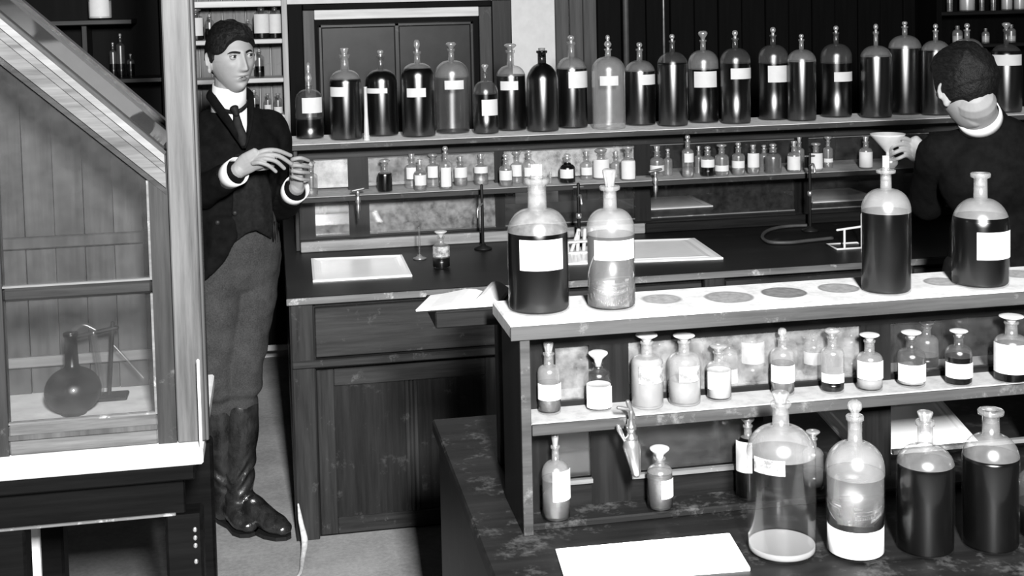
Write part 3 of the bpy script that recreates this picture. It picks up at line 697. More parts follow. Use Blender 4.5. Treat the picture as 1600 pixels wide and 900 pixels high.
# white tapering measuring cylinder between the second and third bottle
p = at(573, 215, 5.13); s_ = ppm(p); root = tag(empty('measuring_cylinder', (p.x, p.y, TZ)), 'thin white measuring cylinder between second and third bottles on the top rear shelf', 'cylinder')
hh = at(573, 133, 5.235).z-TZ
MB().lathe([(0, 0), (.0135, 0), (.0135, .006), (.011, .010), (.0075, hh*.5), (.0065, hh-.004), (.0075, hh), (.0055, hh), (.0055, .02), (0, .02)], 16).build('tube', 'glass_frost', root)
MB().lathe([(.0118, .0101), (.0124, .012), (.0124, .020), (.0115, .021)], 16).build('foot_ring', 'glass_frost', root)

# ---- second shelf of the rear bench: small bottles
SR = 5.118; BK = 5.195
small = [  # px, base, top, width, depth, stopper, liquid level, label box, words
 (487, 304, 252, 20, SR, 'disc', 296, None, 'clear bottle beside the standing man\'s fingers'),
 (602, 299, 249, 23, SR, 'disc', 272, None, 'small dark brown bottle'),
 (657, 297, 249, 20, SR, 'cone', 272, (649, 274, 666, 290), 'small clear bottle with written label'),
 (644, 285, 240, 22, BK, 'cone', None, (636, 262, 650, 280), 'dim small bottle against the dusty pane'),
 (677, 284, 240, 22, BK, 'disc', None, (669, 260, 684, 278), 'dim small bottle right of the labelled one'),
 (697, 294, 228, 20, SR, 'knob', 270, (690, 262, 705, 292), 'tall small bottle with knob stopper and long label'),
 (720, 287, 244, 21, BK, 'cone', 275, (711, 262, 730, 278), 'small bottle with white band at the pane'),
 (752, 286, 240, 22, BK, 'cone', 274, (742, 261, 762, 271), 'small labelled bottle with grey contents at the pane'),
 (791, 292, 240, 21, SR, 'knob', 268, (781, 267, 800, 282), 'wide pale label bottle right of wooden stile'),
 (808, 284, 236, 20, BK, 'disc', None, (800, 258, 815, 276), 'white-labelled small bottle at the bright pane'),
 (827, 280, 234, 20, SR, 'knob', None, (820, 262, 833, 276), 'small bottle left of big front stopper'),
 (860, 288, 268, 7, SR, 'knob', None, None, 'tiny phial right of the big front bottle\'s neck'),
 (887, 286, 240, 25, SR, 'knob', 256, (876, 265, 896, 279), 'dark small bottle with label'),
 (917, 279, 236, 20, BK, 'cone', None, (909, 262, 925, 274), 'pale small bottle against the bright pane'),
 (940, 283, 232, 27, BK, 'disc', 250, (928, 250, 952, 278), 'broad milky small bottle'),
 (963, 281, 236, 18, BK, 'cone', None, None, 'clear small bottle right of the milky one'),
 (982, 282, 228, 24, SR, 'mushroom', 250, (972, 252, 992, 280), 'white small bottle at right end of the bright pane'),
 (1027, 278, 228, 22, BK, 'cone', None, (1016, 259, 1038, 268), 'small bottle with narrow label above the hanging tap'),
 (1044, 274, 232, 14, BK, 'knob', None, None, 'thin clear bottle right of the hanging tap'),
 (1075, 273, 210, 18, SR, 'knob', 262, (1070, 240, 1084, 254), 'tallest small bottle with square label'),
 (1092, 270, 228, 13, BK, 'cone', None, None, 'thin clear small bottle right of the tallest'),
 (1106, 272, 228, 22, SR, 'knob', 262, (1096, 250, 1116, 262), 'small bottle with bright square label and dark foot'),
 (1128, 269, 225, 22, SR, 'disc', 262, (1118, 259, 1138, 268), 'small bottle with white sediment'),
 (1154, 270, 222, 20, SR, 'knob', 258, (1144, 252, 1163, 263), 'small round bottle with white band'),
 (1177, 267, 226, 19, SR, 'cone', 258, (1169, 240, 1186, 262), 'pale small bottle in the right half'),
 (1194, 264, 226, 16, BK, 'knob', None, None, 'dim bottle left of the black one'),
 (1208, 266, 224, 26, SR, 'knob', 240, None, 'black small bottle with bright shoulder'),
 (1241, 269, 220, 21, SR, 'cone', 258, (1231, 245, 1250, 266), 'white-labelled small bottle left of the tall pipe tap'),
 (1249, 262, 214, 16, BK, 'cone', None, None, 'dim bottle behind the white-labelled one'),
 (1275, 267, 223, 21, SR, 'disc', 245, (1265, 240, 1285, 264), 'bright white small bottle at the tall pipe tap'),
 (1294, 260, 213, 15, BK, 'mushroom', 252, (1288, 248, 1301, 254), 'thin stoppered bottle right of the tall pipe tap'),
 (1353, 262, 213, 20, SR, 'cone', 240, (1343, 238, 1363, 262), 'white small bottle at the funnel'),
]
k = 0
for (px, b, t, wpx, Y_, st, lv, lb, words) in sorted(small, key=lambda q: q[0]):
    k += 1
    bottle(px, b, t, wpx, SZ+.0003, Y_, 'reagent_bottle', f'{words}, on the rear bench\'s second shelf', 'small bottles on the rear second shelf', dome=.30, stop=st, stoph=(t and (b-t)*.16), neckh=(b-t)*.20,
           neck=.42 if wpx > 8 else .6, level=lv, lab=lb, liq='liquid_black' if ('dark' in words or 'black' in words) else ('liquid_milky' if ('milky' in words or 'white small' in words) else 'liquid_clear'), body='glass_clear' if 'dark' in words else 'glass_film', film='glass_film', lip=1.2, segs=18)

# ---- lower shelf of the front bench
fr = [  # px, base, top, width, depth(None=from base), stopper, stopper px, neck px, neck ratio, dome, level, label, labmat, liquid, extra, words
 (859, 647, 535, 36, None, 'cone', 16, 20, .42, .35, 603, (842, 602, 877, 627), 'label_written', 'liquid_clear', {}, 'small bottle with cone stopper and grey written label, first from left'),
 (936, 641, 548, 40, None, 'mushroom', 18, 10, .38, .32, 606, (918, 608, 957, 640), 'label_written', 'liquid_milky', dict(film='glass_clear'), 'small mushroom-stoppered bottle with label below dark half, second in front'),
 (1012, 635, 521, 50, None, 'mushroom', 12, 22, .34, .25, 565, (999, 574, 1037, 601), 'label_stained', 'liquid_hazy', dict(film='glass_cloudy', body='glass_cloudy'), 'broad clouded bottle with flat stopper and stained label'),
 (1070, 634, 522, 50, None, 'mushroom', 10, 20, .34, .28, 600, (1062, 574, 1093, 598), 'label_stained', 'liquid_hazy', dict(film='glass_cloudy', body='glass_film'), 'broad clear bottle with streak and faded label, right of the clouded one'),
 (1124, 628, 537, 39, None, 'disc', 12, 16, .40, .34, 583, (1107, 584, 1137, 611), 'paper', 'liquid_milky', dict(), 'small bottle with white label turned to the left'),
 (1140, 606, 522, 27, 2.415, 'disc', 10, 14, .36, .32, 584, (1131, 578, 1152, 600), 'paper', 'liquid_grey', dict(), 'dim bottle on the far side just behind the left-turned label'),
 (1175, 594, 514, 38, 2.415, 'disc', 8, 14, .40, .30, 568, (1160, 537, 1194, 570), 'paper', 'liquid_grey', dict(), 'squat far-side bottle with large pale label'),
 (1223, 613, 512, 37, None, 'knob', 16, 16, .36, .32, 572, (1206, 573, 1241, 600), 'label_written', 'liquid_clear', dict(), 'small bottle with glass ball stopper and white label'),
 (1226, 594, 508, 40, 2.425, 'disc', 8, 16, .36, .32, 560, None, 'paper', 'liquid_grey', dict(), 'wide dim bottle behind the ball-stoppered one'),
 (1271, 580, 512, 30, 2.42, 'disc', 8, 14, .38, .32, 560, (1257, 552, 1284, 571), 'paper', 'liquid_black', dict(), 'far-side bottle with bright square label'),
 (1301, 616, 513, 36, None, 'disc', 12, 18, .40, .30, 600, (1285, 586, 1318, 600), 'paper', 'liquid_black', dict(film='glass_film'), 'slim bottle with flat stopper, thin label and dark foot'),
 (1330, 576, 505, 26, 2.42, 'disc', 8, 14, .38, .32, 560, None, 'paper', 'liquid_grey', dict(), 'unlabelled far-side bottle right of the slim dark-footed one'),
 (1359, 614, 521, 40, None, 'mushroom', 10, 20, .38, .30, 594, (1341, 567, 1379, 595), 'label_written', 'liquid_hazy', dict(), 'small flat-stoppered bottle with wrinkled label and pale contents'),
 (1424, 607, 517, 43, None, 'mushroom', 10, 18, .36, .32, 598, (1405, 572, 1446, 599), 'label_written', 'liquid_hazy', dict(film='glass_dim'), 'small bottle with flat stopper and torn label before dark pane'),
 (1448, 594, 502, 36, 2.415, 'disc', 8, 14, .36, .36, 560, None, 'paper', 'liquid_black', dict(), 'dark round-shouldered bottle behind the torn-label one'),
 (1498, 605, 515, 41, None, 'mushroom', 9, 16, .34, .34, 562, (1479, 570, 1520, 593), 'paper', 'liquid_black', dict(film='glass_dim'), 'small dark bottle with flat stopper and wide label'),
 (1580, 601, 492, 52, None, 'mushroom', 10, 22, .36, .28, 545, (1555, 541, 1606, 587), 'label_written', 'liquid_black', dict(film='glass_film'), 'big-labelled bottle at the right edge of the photo'),
]
for (px, b, t, wpx, Y_, st, sh, nh, nk, dm, lv, lb, lm, lq, ex, words) in fr:
    bottle(px, b, t, wpx, GS+.0003, Y_, 'reagent_bottle', f'{words}, front lower shelf', 'small bottles on the front lower shelf', neck=nk, neckh=nh, dome=dm, stop=st, stoph=sh, level=lv, lab=lb, labmat=lm, liq=lq, lip=1.18, segs=24, dp=2.3,
           stopmat='glass_frost' if st == 'mushroom' else 'glass_stopper', **ex)

# ---- standing on the front worktop under and before the shelf
bottle(870, 820, 678, 44, FWZ+.0143, None, 'reagent_bottle', 'tall clear bottle with cone stopper and long white label, left end under front shelf', neck=.26, neckh=24, dome=.46, stop='cone', stoph=18, level=755, lab=(865, 738, 893, 785), liq='liquid_clear', film='glass_film')
bottle(1032, 803, 697, 40, FWZ+.0143, None, 'reagent_bottle', 'small mushroom-stoppered clear bottle with square label beside the brass tap', neck=.38, neckh=12, dome=.30, stop='mushroom', stoph=18, level=745, lab=(1034, 752, 1053, 781), liq='liquid_clear', film='glass_film', stopmat='glass_frost')
bottle(1170, 800, 650, 40, FWZ+.0143, 2.315, 'reagent_bottle', 'dark bottle with tall label half hidden behind the largest clear bottle', neck=.30, neckh=18, dome=.40, stop='disc', stoph=14, level=690, lab=(1152, 692, 1176, 740), film='glass_film')
bottle(1271, 790, 672, 32, FWZ+.0143, 2.33, 'reagent_bottle', 'small dim bottle with flat stopper just right of the largest clear bottle', neck=.34, neckh=16, dome=.34, stop='mushroom', stoph=12, level=740, lab=None, liq='liquid_grey', film='glass_film')
G_ = 'large bottles before the front shelf'
bottle(1222, 885, 612, 106, FWZ, None, 'stoppered_bottle', 'largest clear glass bottle with stained label, standing before the front shelf', G_, neck=.24, neckh=38, dome=.40, stop='cone', stoph=16, level=872, film_from=738, lab=(1182, 722, 1228, 746), labmat='label_stained', liq='liquid_hazy', film='glass_cloudy', lip=1.25, segs=40, body='glass_clear')
bottle(1337, 882, 625, 90, FWZ, None, 'stoppered_bottle', 'clear bottle with white powder settled under liquid, right of the largest bottle', G_, neck=.24, neckh=42, dome=.46, stop='knob', stoph=24, level=757, powder=833, liq='liquid_clear', film='glass_cloudy', segs=40, body='glass_clear')
bottle(1446, 876, 643, 88, FWZ, None, 'stoppered_bottle', 'dark bottle with pale dome before the white sink, third of the large front bottles', G_, neck=.26, neckh=40, dome=.36, stop='cone', stoph=14, level=740, film='glass_film', segs=40)
bottle(1548, 869, 640, 86, FWZ, None, 'stoppered_bottle', 'dark bottle with flared lip and pale dome, fourth of the large front bottles', G_, neck=.30, neckh=40, dome=.44, stop='none', level=728, film='glass_film', segs=40, lip=1.5)
bottle(1624, 848, 690, 66, FWZ, None, 'stoppered_bottle', 'dark bottle cut off by the right edge of the photo, on front worktop', G_, neck=.26, neckh=30, dome=.40, stop='knob', stoph=14, level=800, film='glass_dim', segs=32)
# ---- on the white top of the front shelf
G_ = 'large bottles on the white top board'
bottle(843, 495, 256, 96, GT, None, 'stoppered_bottle', 'wide bottle of dark liquid with big blank label, left end of white board', G_, neck=.30, neckh=48, dome=.44, dp=2.1, stop='square', stoph=22, level=366, lab=(815, 376, 880, 424), liq='liquid_black', film='glass_spotted', segs=40, lip=1.35)
bottle(956, 488, 264, 75, GT, None, 'stoppered_bottle', 'clear bottle of pale liquid with torn white label, second on white board', G_, neck=.28, neckh=36, dome=.44, dp=2.1, stop='cone', stoph=26, level=372, lab=(931, 377, 991, 408), liq='liquid_clear', film='glass_cloudy', segs=40, lip=1.5)
bottle(1385, 463, 243, 76, GT, None, 'stoppered_bottle', 'tall black unlabelled bottle with pale dome below the held funnel, on white board', G_, neck=.22, neckh=30, dome=.46, dp=2.1, stop='square', stoph=22, level=336, film='glass_cloudy', segs=40, lip=1.75)
bottle(1532, 453, 270, 86, GT, None, 'stoppered_bottle', 'black open bottle with white label at right, last on white board', G_, neck=.24, neckh=40, dome=.46, dp=1.9, stop='none', level=346, lab=(1527, 365, 1575, 408), film='glass_cloudy', segs=40, lip=1.45)
# ---- bottle on the rear worktop
bottle(690, 421, 360, 27, RW, None, 'reagent_bottle', 'clear bottle with flared stopper standing alone on the rear worktop', None, neck=.36, neckh=12, dome=.25, stop='mushroom', stoph=9, level=404, lab=(678, 386, 703, 402), labmat='label_stained', liq='liquid_brown', film='glass_film', stopmat='glass_frost')

# ---- background bottles
bgs = [(307, 58, 14, 25, 1, 'wide white-labelled jar at left end of the wall shelves', (297, 28, 317, 56)), (328, 57, 22, 14, 1, 'thin dark bottle left of the man\'s head on the wall shelves', None), (388, 58, 30, 14, 1, 'small dark bottle above the man\'s right temple on the wall shelves', None),
       (409, 53, 6, 26, 1, 'broad white-labelled jar above the man\'s shoulder on the wall shelves', (398, 22, 420, 52)), (430, 52, 6, 20, 1, 'white-labelled jar at right end of the wall shelves', (421, 22, 439, 52)),
       (406, 119, 76, 15, 2, 'dark thin-necked bottle on the wall shelf beside the man\'s cheek', None), (398, 176, 140, 16, 3, 'round pale flask-like bottle on lowest visible wall shelf', None),
       (419, 178, 146, 11, 3, 'slim bottle in the middle of the lowest wall shelf', (414, 164, 424, 172)), (435, 178, 146, 13, 3, 'slim bottle with bright foot at right of lowest wall shelf', (428, 167, 442, 177))]
for (px, b, t, wpx, sh_, words, lb) in bgs:
    bottle(px, b, t, wpx, ZS[sh_]+.0003, Yb+.08, 'reagent_bottle', words, 'bottles on the wall shelves', dome=.36, stop='disc' if lb else 'knob', neck=.40, level=b-(b-t)*.35, lab=lb, liq='liquid_black', film='glass_dim', segs=14)
bottle(157, 30, -36, 36, SHZ[0]+.0003, Yk+.09, 'specimen_jar', 'wide pale jar on the dark bracket shelf above the glazed case', None, dome=.2, stop='disc', neck=.6, level=2, lab=(142, -10, 170, 26), liq='liquid_milky', film='glass_film', segs=20)
for (px, t, wpx, words) in ((178, 66, 11, 'left thin dark bottle in the gloom behind the glazed case'), (190, 52, 13, 'middle dark bottle in the gloom behind the glazed case'), (205, 84, 12, 'right short dark bottle in the gloom behind the glazed case')):
    bottle(px, 121, t, wpx, SHZ[1]+.0003, Yk+.08, 'reagent_bottle', words, None, dome=.4, neck=.34, level=100, film='glass_dim', segs=14)
for (px, b, t, wpx, words, wh) in ((1484, 17, -22, 9, 'thin bright bottle at left end of the top right shelf', 0), (1511, 16, -18, 24, 'round white jar second on the top right shelf', 1), (1534, 16, -20, 8, 'thin dark bottle third on the top right shelf', 0), (1552, 16, -22, 8, 'thin bright bottle fourth on the top right shelf', 0), (1573, 15, -16, 17, 'white jar fifth on the top right shelf', 1), (1593, 14, -16, 18, 'white jar at the right edge on the top right shelf', 1)):
    bottle(px, b, t, wpx, QZ[0]+.0003, Yq+.08, 'reagent_bottle', words, None, dome=.4, neck=.5, level=b-24 if wh else b-12, liq='liquid_milky' if wh else 'liquid_black', film='glass_film', body='glass_film', segs=14)
for (px, t, wpx, words, wh) in ((1496, 40, 16, 'white bottle over the second man\'s hair on lower right shelf', 1), (1540, 44, 12, 'small bottle right of the second man\'s hair on lower right shelf', 1), (1580, 38, 14, 'white bottle near the right edge on lower right shelf', 1)):
    bottle(px, 68, t, wpx, QZ[1]+.0003, Yq+.08, 'reagent_bottle', words, None, dome=.4, neck=.4, level=56, liq='liquid_milky', film='glass_film', body='glass_film', segs=14)

# ================================================================== GLAZED FUME CUPBOARD ON ITS TABLE (left foreground)
HY0, HY1 = 2.80, 3.27; HX0, HX1 = -1.02, -0.228; HB = 0.872
T = tag(empty('table'), 'dark wooden table under the glazed case at left', 'table')
box('table_top', 'table_black', T, HX0-.03, -.19, HY0-.05, HY1+.05, .805, .838, .004)
box('apron', 'table_black', T, HX0+.02, -.215, HY0-.02, HY0+.005, .722, .805, .003); box('apron', 'table_black', T, HX0+.02, -.215, HY1, HY1+.02, .722, .805, .003)
box('apron_lip', 'wood_edge', T, HX0+.10, -.235, HY0-.028, HY0-.0205, .722, .727, .001)
for x in (-.258, -.62, HX0+.02):
    for y in (HY0-.03, HY1-.05): box('leg', 'table_black', T, x, x+.078, y, y+.07, 0, .722, .006)
MB().tube([(-.60, HY0+.03, .62), (-.46, HY0+.2, .02)], .022, 8).build('brace', 'wood_mid', T)
MB().box(-.60, -.575, HY0+.30, HY0+.32, 0, .72, .003).build('stay', 'linen', T)
for i, z in enumerate((.690, .672, .655, .62)):
    MB().ball((-.196, HY0-.0325, z), (.005, .003, .006), 10, 6).build('stud', 'metal_bright', T)
settle(T, (-.6, 3.03, 0))

Hd = tag(empty('fume_cupboard'), 'glazed wooden fume cupboard with sloping top and tall corner post at left', 'cupboard')
box('tray', 'porcelain_worn', Hd, HX0-.03, -.172, HY0-.055, HY1+.04, .8385, HB, .004)
box('tray_edge', 'linen', Hd, -.1785, -.1725, HY0-.054, HY0-.046, HB, 1.065, .002)
def slope(x, off=0.0): return 1.4996+(-.2304-x)*.9385+off            # outer upper line of the sloped rail
# front frame towards the camera: stiles, rails, sloped rail (two steps of moulding)
f0, f1 = HY0, HY0+.035
MB().prism([(-.2672, HB), (-.2285, HB), (-.2285, 1.497), (-.2672, 1.443)], f0, f1).build('stile', 'wood_mid', Hd)
MB().prism([(-.600, HB), (-.572, HB), (-.572, 1.72), (-.600, 1.75)], f0, f1).build('stile', 'wood_mid', Hd)
box('bottom_rail', 'hood_wood', Hd, -.5718, -.2673, f0, f1, HB, .937, .004); box('bottom_rail', 'hood_wood', Hd, HX0, -.6003, f0, f1, HB, .937, .004)
box('bottom_bead', 'wood_grey', Hd, -.5718, -.2673, f0-.006, f0-.0002, .905, .917, .002)
box('middle_rail', 'wood_mid_x', Hd, -.5718, -.2673, f0, f1, 1.2005, 1.229, .006)
sl = .893
def inner(x): return 1.4437+(-.2667-x)*sl
def dia(d0, d1, y0, y1, mat, nm):               # a board running along the slope, d = distance above the inner line (0..1 of rail width)
    xa, xb = -.2304, HX0
    def q(x, d): return inner(x)+(slope(x)-inner(x))*d
    MB().prism([(xb, q(xb, d0)), (xa, q(xa, d0)), (xa, q(xa, d1)), (xb, q(xb, d1))], y0, y1).build(nm, mat, Hd)
dia(0, .18, f0-.002, f1, 'wood_mid_x', 'sloped_rail'); dia(.1805, .56, f0-.010, f1, 'hood_wood', 'sloped_rail'); dia(.5605, .80, f0-.016, f1, 'hood_wood', 'sloped_rail')
wood('wood_bright', 0.0851, 0.1702, 'x', 0.5, 45)
dia(.8005, 1.0, f0-.024, f1, 'wood_bright', 'sloped_rail')
MB().prism([(-.5718, 1.2295), (-.2673, 1.2295), (-.2673, inner(-.2673)), (-.5718, inner(-.5718))], f0+.014, f0+.018).build('pane', 'pane_hood', Hd)
MB().prism([(-.5718, .9372), (-.2673, .9372), (-.2673, 1.2), (-.5718, 1.2)], f0+.014, f0+.018).build('pane', 'pane_hood', Hd)
MB().prism([(HX0, .9372), (-.6005, .9372), (-.6005, inner(-.6005)), (HX0, inner(HX0))], f0+.014, f0+.018).build('pane', 'pane_hood', Hd)
for x0, x1, z0, z1 in ((-.2725, -.2673, 1.2295, 1.443), (-.2725, -.2673, .9372, 1.2), (-.5715, -.2727, 1.2292, 1.2335), (-.5715, -.2727, .9372, .9415)):
    box('glazing_bead', 'wood_edge', Hd, x0, x1, f0+.003, f0+.0138, z0, z1)
# right hand side wall, sloped glass roof, back boards, floor, inside shelf
box('side_panel', 'wood_mid', Hd, -.2575, -.2290, f1+.0005, HY1, HB, 1.44)
xa, xb = -.236, HX0
MB().prism([(xb, slope(xb)-.018), (xa, slope(xa)-.018), (xa, slope(xa)-.010), (xb, slope(xb)-.010)], f1+.03, HY1-.03).build('roof_pane', 'pane_roof', Hd)
for y0, y1 in ((f1+.0005, f1+.03), (HY1-.03, HY1+.012)): MB().prism([(xb, slope(xb)-.03), (xa, slope(xa)-.03), (xa, slope(xa)+.002), (xb, slope(xb)+.002)], y0, y1).build('roof_rail', 'wood_dark_x', Hd)
MB().box(xa-.02, xa+.006, f1+.03, HY1-.03, slope(xa)-.04, slope(xa)-.002, .003).build('roof_rail', 'wood_dark_x', Hd)
nb = 11; wd = (-.258-HX0)/nb
for i in range(nb):
    x0 = HX0+i*wd+.001; x1 = HX0+(i+1)*wd-.001; y = HY1-.016-(.003 if i % 2 else 0)
    MB().prism([(x0, HB+.001), (x1, HB+.001), (x1, slope(x1)-.032), (x0, slope(x0)-.032)], y, y+.014).build('plank', ('hood_board', 'match_board', 'wood_grey')[(i*7) % 3], Hd)
box('inside_rail', 'wood_grey', Hd, HX0, -.258, HY1-.035, HY1-.0205, Z(150, 380, HY1), Z(150, 362, HY1), .003)
box('inside_rail', 'wood_pale_x', Hd, HX0, -.258, HY1-.035, HY1-.0205, Z(150, 562, HY1), Z(150, 546, HY1), .003)
wood('wood_post', 0.0340, 0.0965, 'z', 0.5, 60)
box('corner_post', 'wood_post', Hd, -.2265, -.1690, HY0-.006, HY0+.066, HB, 2.9, .003); box('post_bead', 'wood_grey', Hd, -.1685, -.1615, HY0-.002, HY0+.06, HB, 2.9, .002)
box('side_panel', 'wood_dark', Hd, HX0-.012, HX0-.001, f0, HY1, HB, slope(HX0))
settle(Hd, (-.6, 3.03, .8385))
# inside it: a round flask and a small stand with bent tubes
def inside(px, py, Y): return at(px, py, Y)
p = atz(116, 652, HB+.0003); Yf = p.y+.03; p = at(116, 652, Yf); p.z = HB+.0003; s_ = ppm(p); r = 43/s_; hh = Z(116, 520, Yf)-HB
F = tag(empty('round_flask', p), 'dark round-bellied long-necked flask inside the glazed case', 'flask')
pr = [(0, .004), (r*.45, 0)]+[(r*math.cos(t), r*.86+r*.86*math.sin(t)) for t in [math.radians(a) for a in range(-60, 75, 12)]]+[(r*.24, r*1.80), (r*.21, hh-.012), (r*.27, hh-.006), (r*.27, hh), (r*.19, hh)]
MB().lathe(pr, 32, mi=0, split=r*1.1, mi2=1).build('glass_body', ['glass_dark', 'glass_dark'], F)
MB().lathe([(0, .006)]+[(q*.96, z) for q, z in pr[1:] if .006 < z < r*1.1]+[(0, r*1.1)], 28).build('liquid', 'liquid_black', F)
Ys = Yf+.095; p = at(168, 650, Ys)
St = tag(empty('tube_stand', (p.x, p.y, HB+.0003)), 'thin stand with slanting glass tubes behind the flask inside the glazed case', 'stand')
def loc(px, py, Y, o): q = at(px, py, Y)-o; return q
o_ = Vector((p.x, p.y, HB+.0003))
MB().box(-.03, .05, -.025, .03, 0, .01, .003).build('base', 'black_iron', St)
MB().tube([(0.006, 0, .01), loc(176, 505, Ys, o_)], .005, 8).build('rod', 'black_iron', St)
MB().tube([loc(112, 528, Ys, o_), loc(182, 512, Ys, o_)], .006, 8).build('crossbar', 'black_iron', St)
MB().tube([loc(146, 520, Ys, o_), loc(158, 600, Ys, o_), loc(153, 618, Ys, o_)], .008, 10, sub=4).build('tube', 'glass_dim', St)
MB().tube([loc(104, 590, Ys, o_), loc(108, 530, Ys, o_), loc(128, 508, Ys, o_), loc(150, 516, Ys, o_)], .006, 10, sub=5).build('tube', 'glass_dim', St)
MB().tube([loc(178, 540, Ys, o_), loc(224, 590, Ys, o_)], .004, 8).build('tube', 'glass_dim', St)

# ================================================================== TAPS, STANDS, SMALL THINGS
# brass water tap hanging before the pane of the front shelf
Yt = 2.238; p = at(986, 690, Yt); o_ = Vector((p.x, Yt, GS-.02)); s_ = ppm(o_)
W = tag(empty('water_tap', o_), 'bright brass water tap with long nozzle hanging under the front shelf', 'tap')
def L(px, py, Y=None): return at(px, py, Yt if Y is None else Y)-o_
MB().tube([L(986, 655), L(986, 645), L(986, 640)], [(.0045, .0045), (.006, .006), (.004, .004)], 12).build('spindle', 'brass', W)
MB().tube([L(966, 637), L(986, 640)], .0035, 8).tube([L(981, 628), L(990, 652)], .0045, 8).build('handle', 'metal_dark', W)
c = L(986, 674); MB().lathe([(0, .024), (.006, .023), (.007, .014), (.010, .012), (.010, .004), (.0075, .002), (.0085, -.006), (.0125, -.010), (.0125, -.016), (.009, -.018), (0, -.018)], 18, c).build('valve_body', 'brass', W)
e = L(986, 692); f_ = L(994, 739)
MB().tube([e, e.lerp(f_, .1), f_], [(.0145, .0145), (.0165, .0165), (.0085, .0085)], 18).build('nozzle', 'metal_bright', W)
MB().tube([L(977, 690), L(968, 672), L(966, 666)], [(.003, .003), (.005, .005), (.004, .004)], 10, sub=4).build('side_arm', 'metal_bright', W)
MB().tube([L(986, 684), Vector((L(986, 684).x, GP-.0155-Yt, L(986, 684).z))], .0045, 10).build('wall_pipe', 'brass', W)
# small taps on the rear shelf edge
for (px, y0, y1, lab) in ((559, 296, 342, 'small bright gas tap under rear second shelf, nearest the standing man'), (1024, 266, 312, 'small bright tap with thin jet under rear second shelf, right of clear front bottle')):
    p = at(px, y0, U0-.03); o_ = Vector((p.x, U0-.03, SZ)); s_ = ppm(o_)
    t = tag(empty('gas_tap', o_), lab, 'tap', 'taps on the rear shelf edge')
    def l(dx, dy): return Vector((dx/s_, 0, (at(px, y0+dy, U0-.03).z-SZ)))
    MB().tube([l(-9, 2), l(9, -1)], .006, 8).build('lever', 'metal_dark', t)
    zt_, zb_ = l(0, 0).z, l(0, y1-y0).z; hh = zt_-zb_
    MB().lathe([(0, 0), (.007, -.002), (.008, -hh*.16), (.005, -hh*.2), (.010, -hh*.30), (.011, -hh*.42), (.006, -hh*.48), (.009, -hh*.56), (.008, -hh*.70), (.0045, -hh*.76), (.004, -hh), (0, -hh)], 14, (0, 0, zt_)).build('valve_body', 'metal_bright', t)
    MB().tube([(0, .002, zt_-hh*.36), (0, .026, zt_-hh*.36)], .006, 8).build('wall_pipe', 'brass', t)
# tall pipe taps rising from the rear worktop
for (px, yt, yb, Y_, r_, lab, nm, cat) in ((905, 288, 372, 4.86, .007, 'dark upright standpipe behind the two large bottles on the white board', 'standpipe', 'pipe'), (1266, 240, 372, 4.90, .006, 'thin upright standpipe with bright drip beside the white small bottle', 'standpipe', 'pipe'), (755, 290, 395, 4.92, .006, 'thin dark upright rod left of the wide dark-liquid bottle', 'retort_stand', 'stand')):
    p = at(px, yb, Y_); t = tag(empty(nm, (p.x, Y_, RW)), lab, cat)
    zt_ = Z(px, yt, Y_)-RW
    MB().lathe([(0, 0), (.035, 0), (.035, .006), (.012, .014), (.011, .02), (0, .02)], 16).build('foot', 'black_iron', t)
    MB().tube([(0, 0, .01), (0, 0, zt_)], r_, 10).build('column', 'black_iron', t)
    if nm == 'standpipe':
        MB().tube([(0, 0, zt_-.05), (0, -.035, zt_-.04), (0, -.05, zt_-.07)], .005, 8, sub=4).build('spout', 'metal_bright', t)
        MB().tube([(-.02, 0, zt_-.01), (.02, 0, zt_-.01)], .004, 8).build('handle', 'metal_dark', t)
        MB().lathe([(r_*1.0, 0), (r_*1.7, .004), (r_*1.7, .018), (r_*1.0, .022)], 12, (0, 0, zt_*.45)).build('collar', 'metal_bright', t)
    else:
        MB().tube([(0, -.004, zt_*.72), (-.02, -.02, zt_*.66), (-.022, -.024, zt_*.52)], .004, 8, sub=3).build('clamp', 'metal_bright', t)
# glass rod standing in a foot
p = at(656, 410, 4.80); t = tag(empty('glass_rod', (p.x, 4.80, RW)), 'thin glass rod on a round foot left of the lone rear worktop bottle', 'rod')
MB().lathe([(0, 0), (.024, 0), (.026, .004), (.010, .010), (.006, .016), (0, .016)], 18).build('foot', 'glass_stopper', t)
MB().tube([(0, 0, .012), (0, 0, Z(656, 355, 4.8)-RW)], .0045, 8).build('stem', 'glass_dim', t)
# rack with test tubes
Yr = 4.72; p = at(906, 408, Yr); o_ = Vector((p.x, Yr, RW)); t = tag(empty('test_tube_rack', o_), 'small pale rack with slanting glass tubes between the two large front bottles', 'rack')
zz = Z(906, 378, Yr)-RW
for z in (.003, zz): MB().box(-.055, .075, -.02, .02, z, z+.008, .001).build('rack_bar', 'linen', t)
for dx in (-.05, .07): MB().box(dx-.004, dx+.004, -.018, .018, .011, zz, .001).build('upright', 'linen', t)
for dx, sl_ in ((-.032, .03), (-.008, .004), (.016, .006), (.045, .004)):
    MB().tube([(dx, 0, .012), (dx+sl_, 0, zz+.045)], .0075, 10).build('test_tube', 'glass_frost', t)
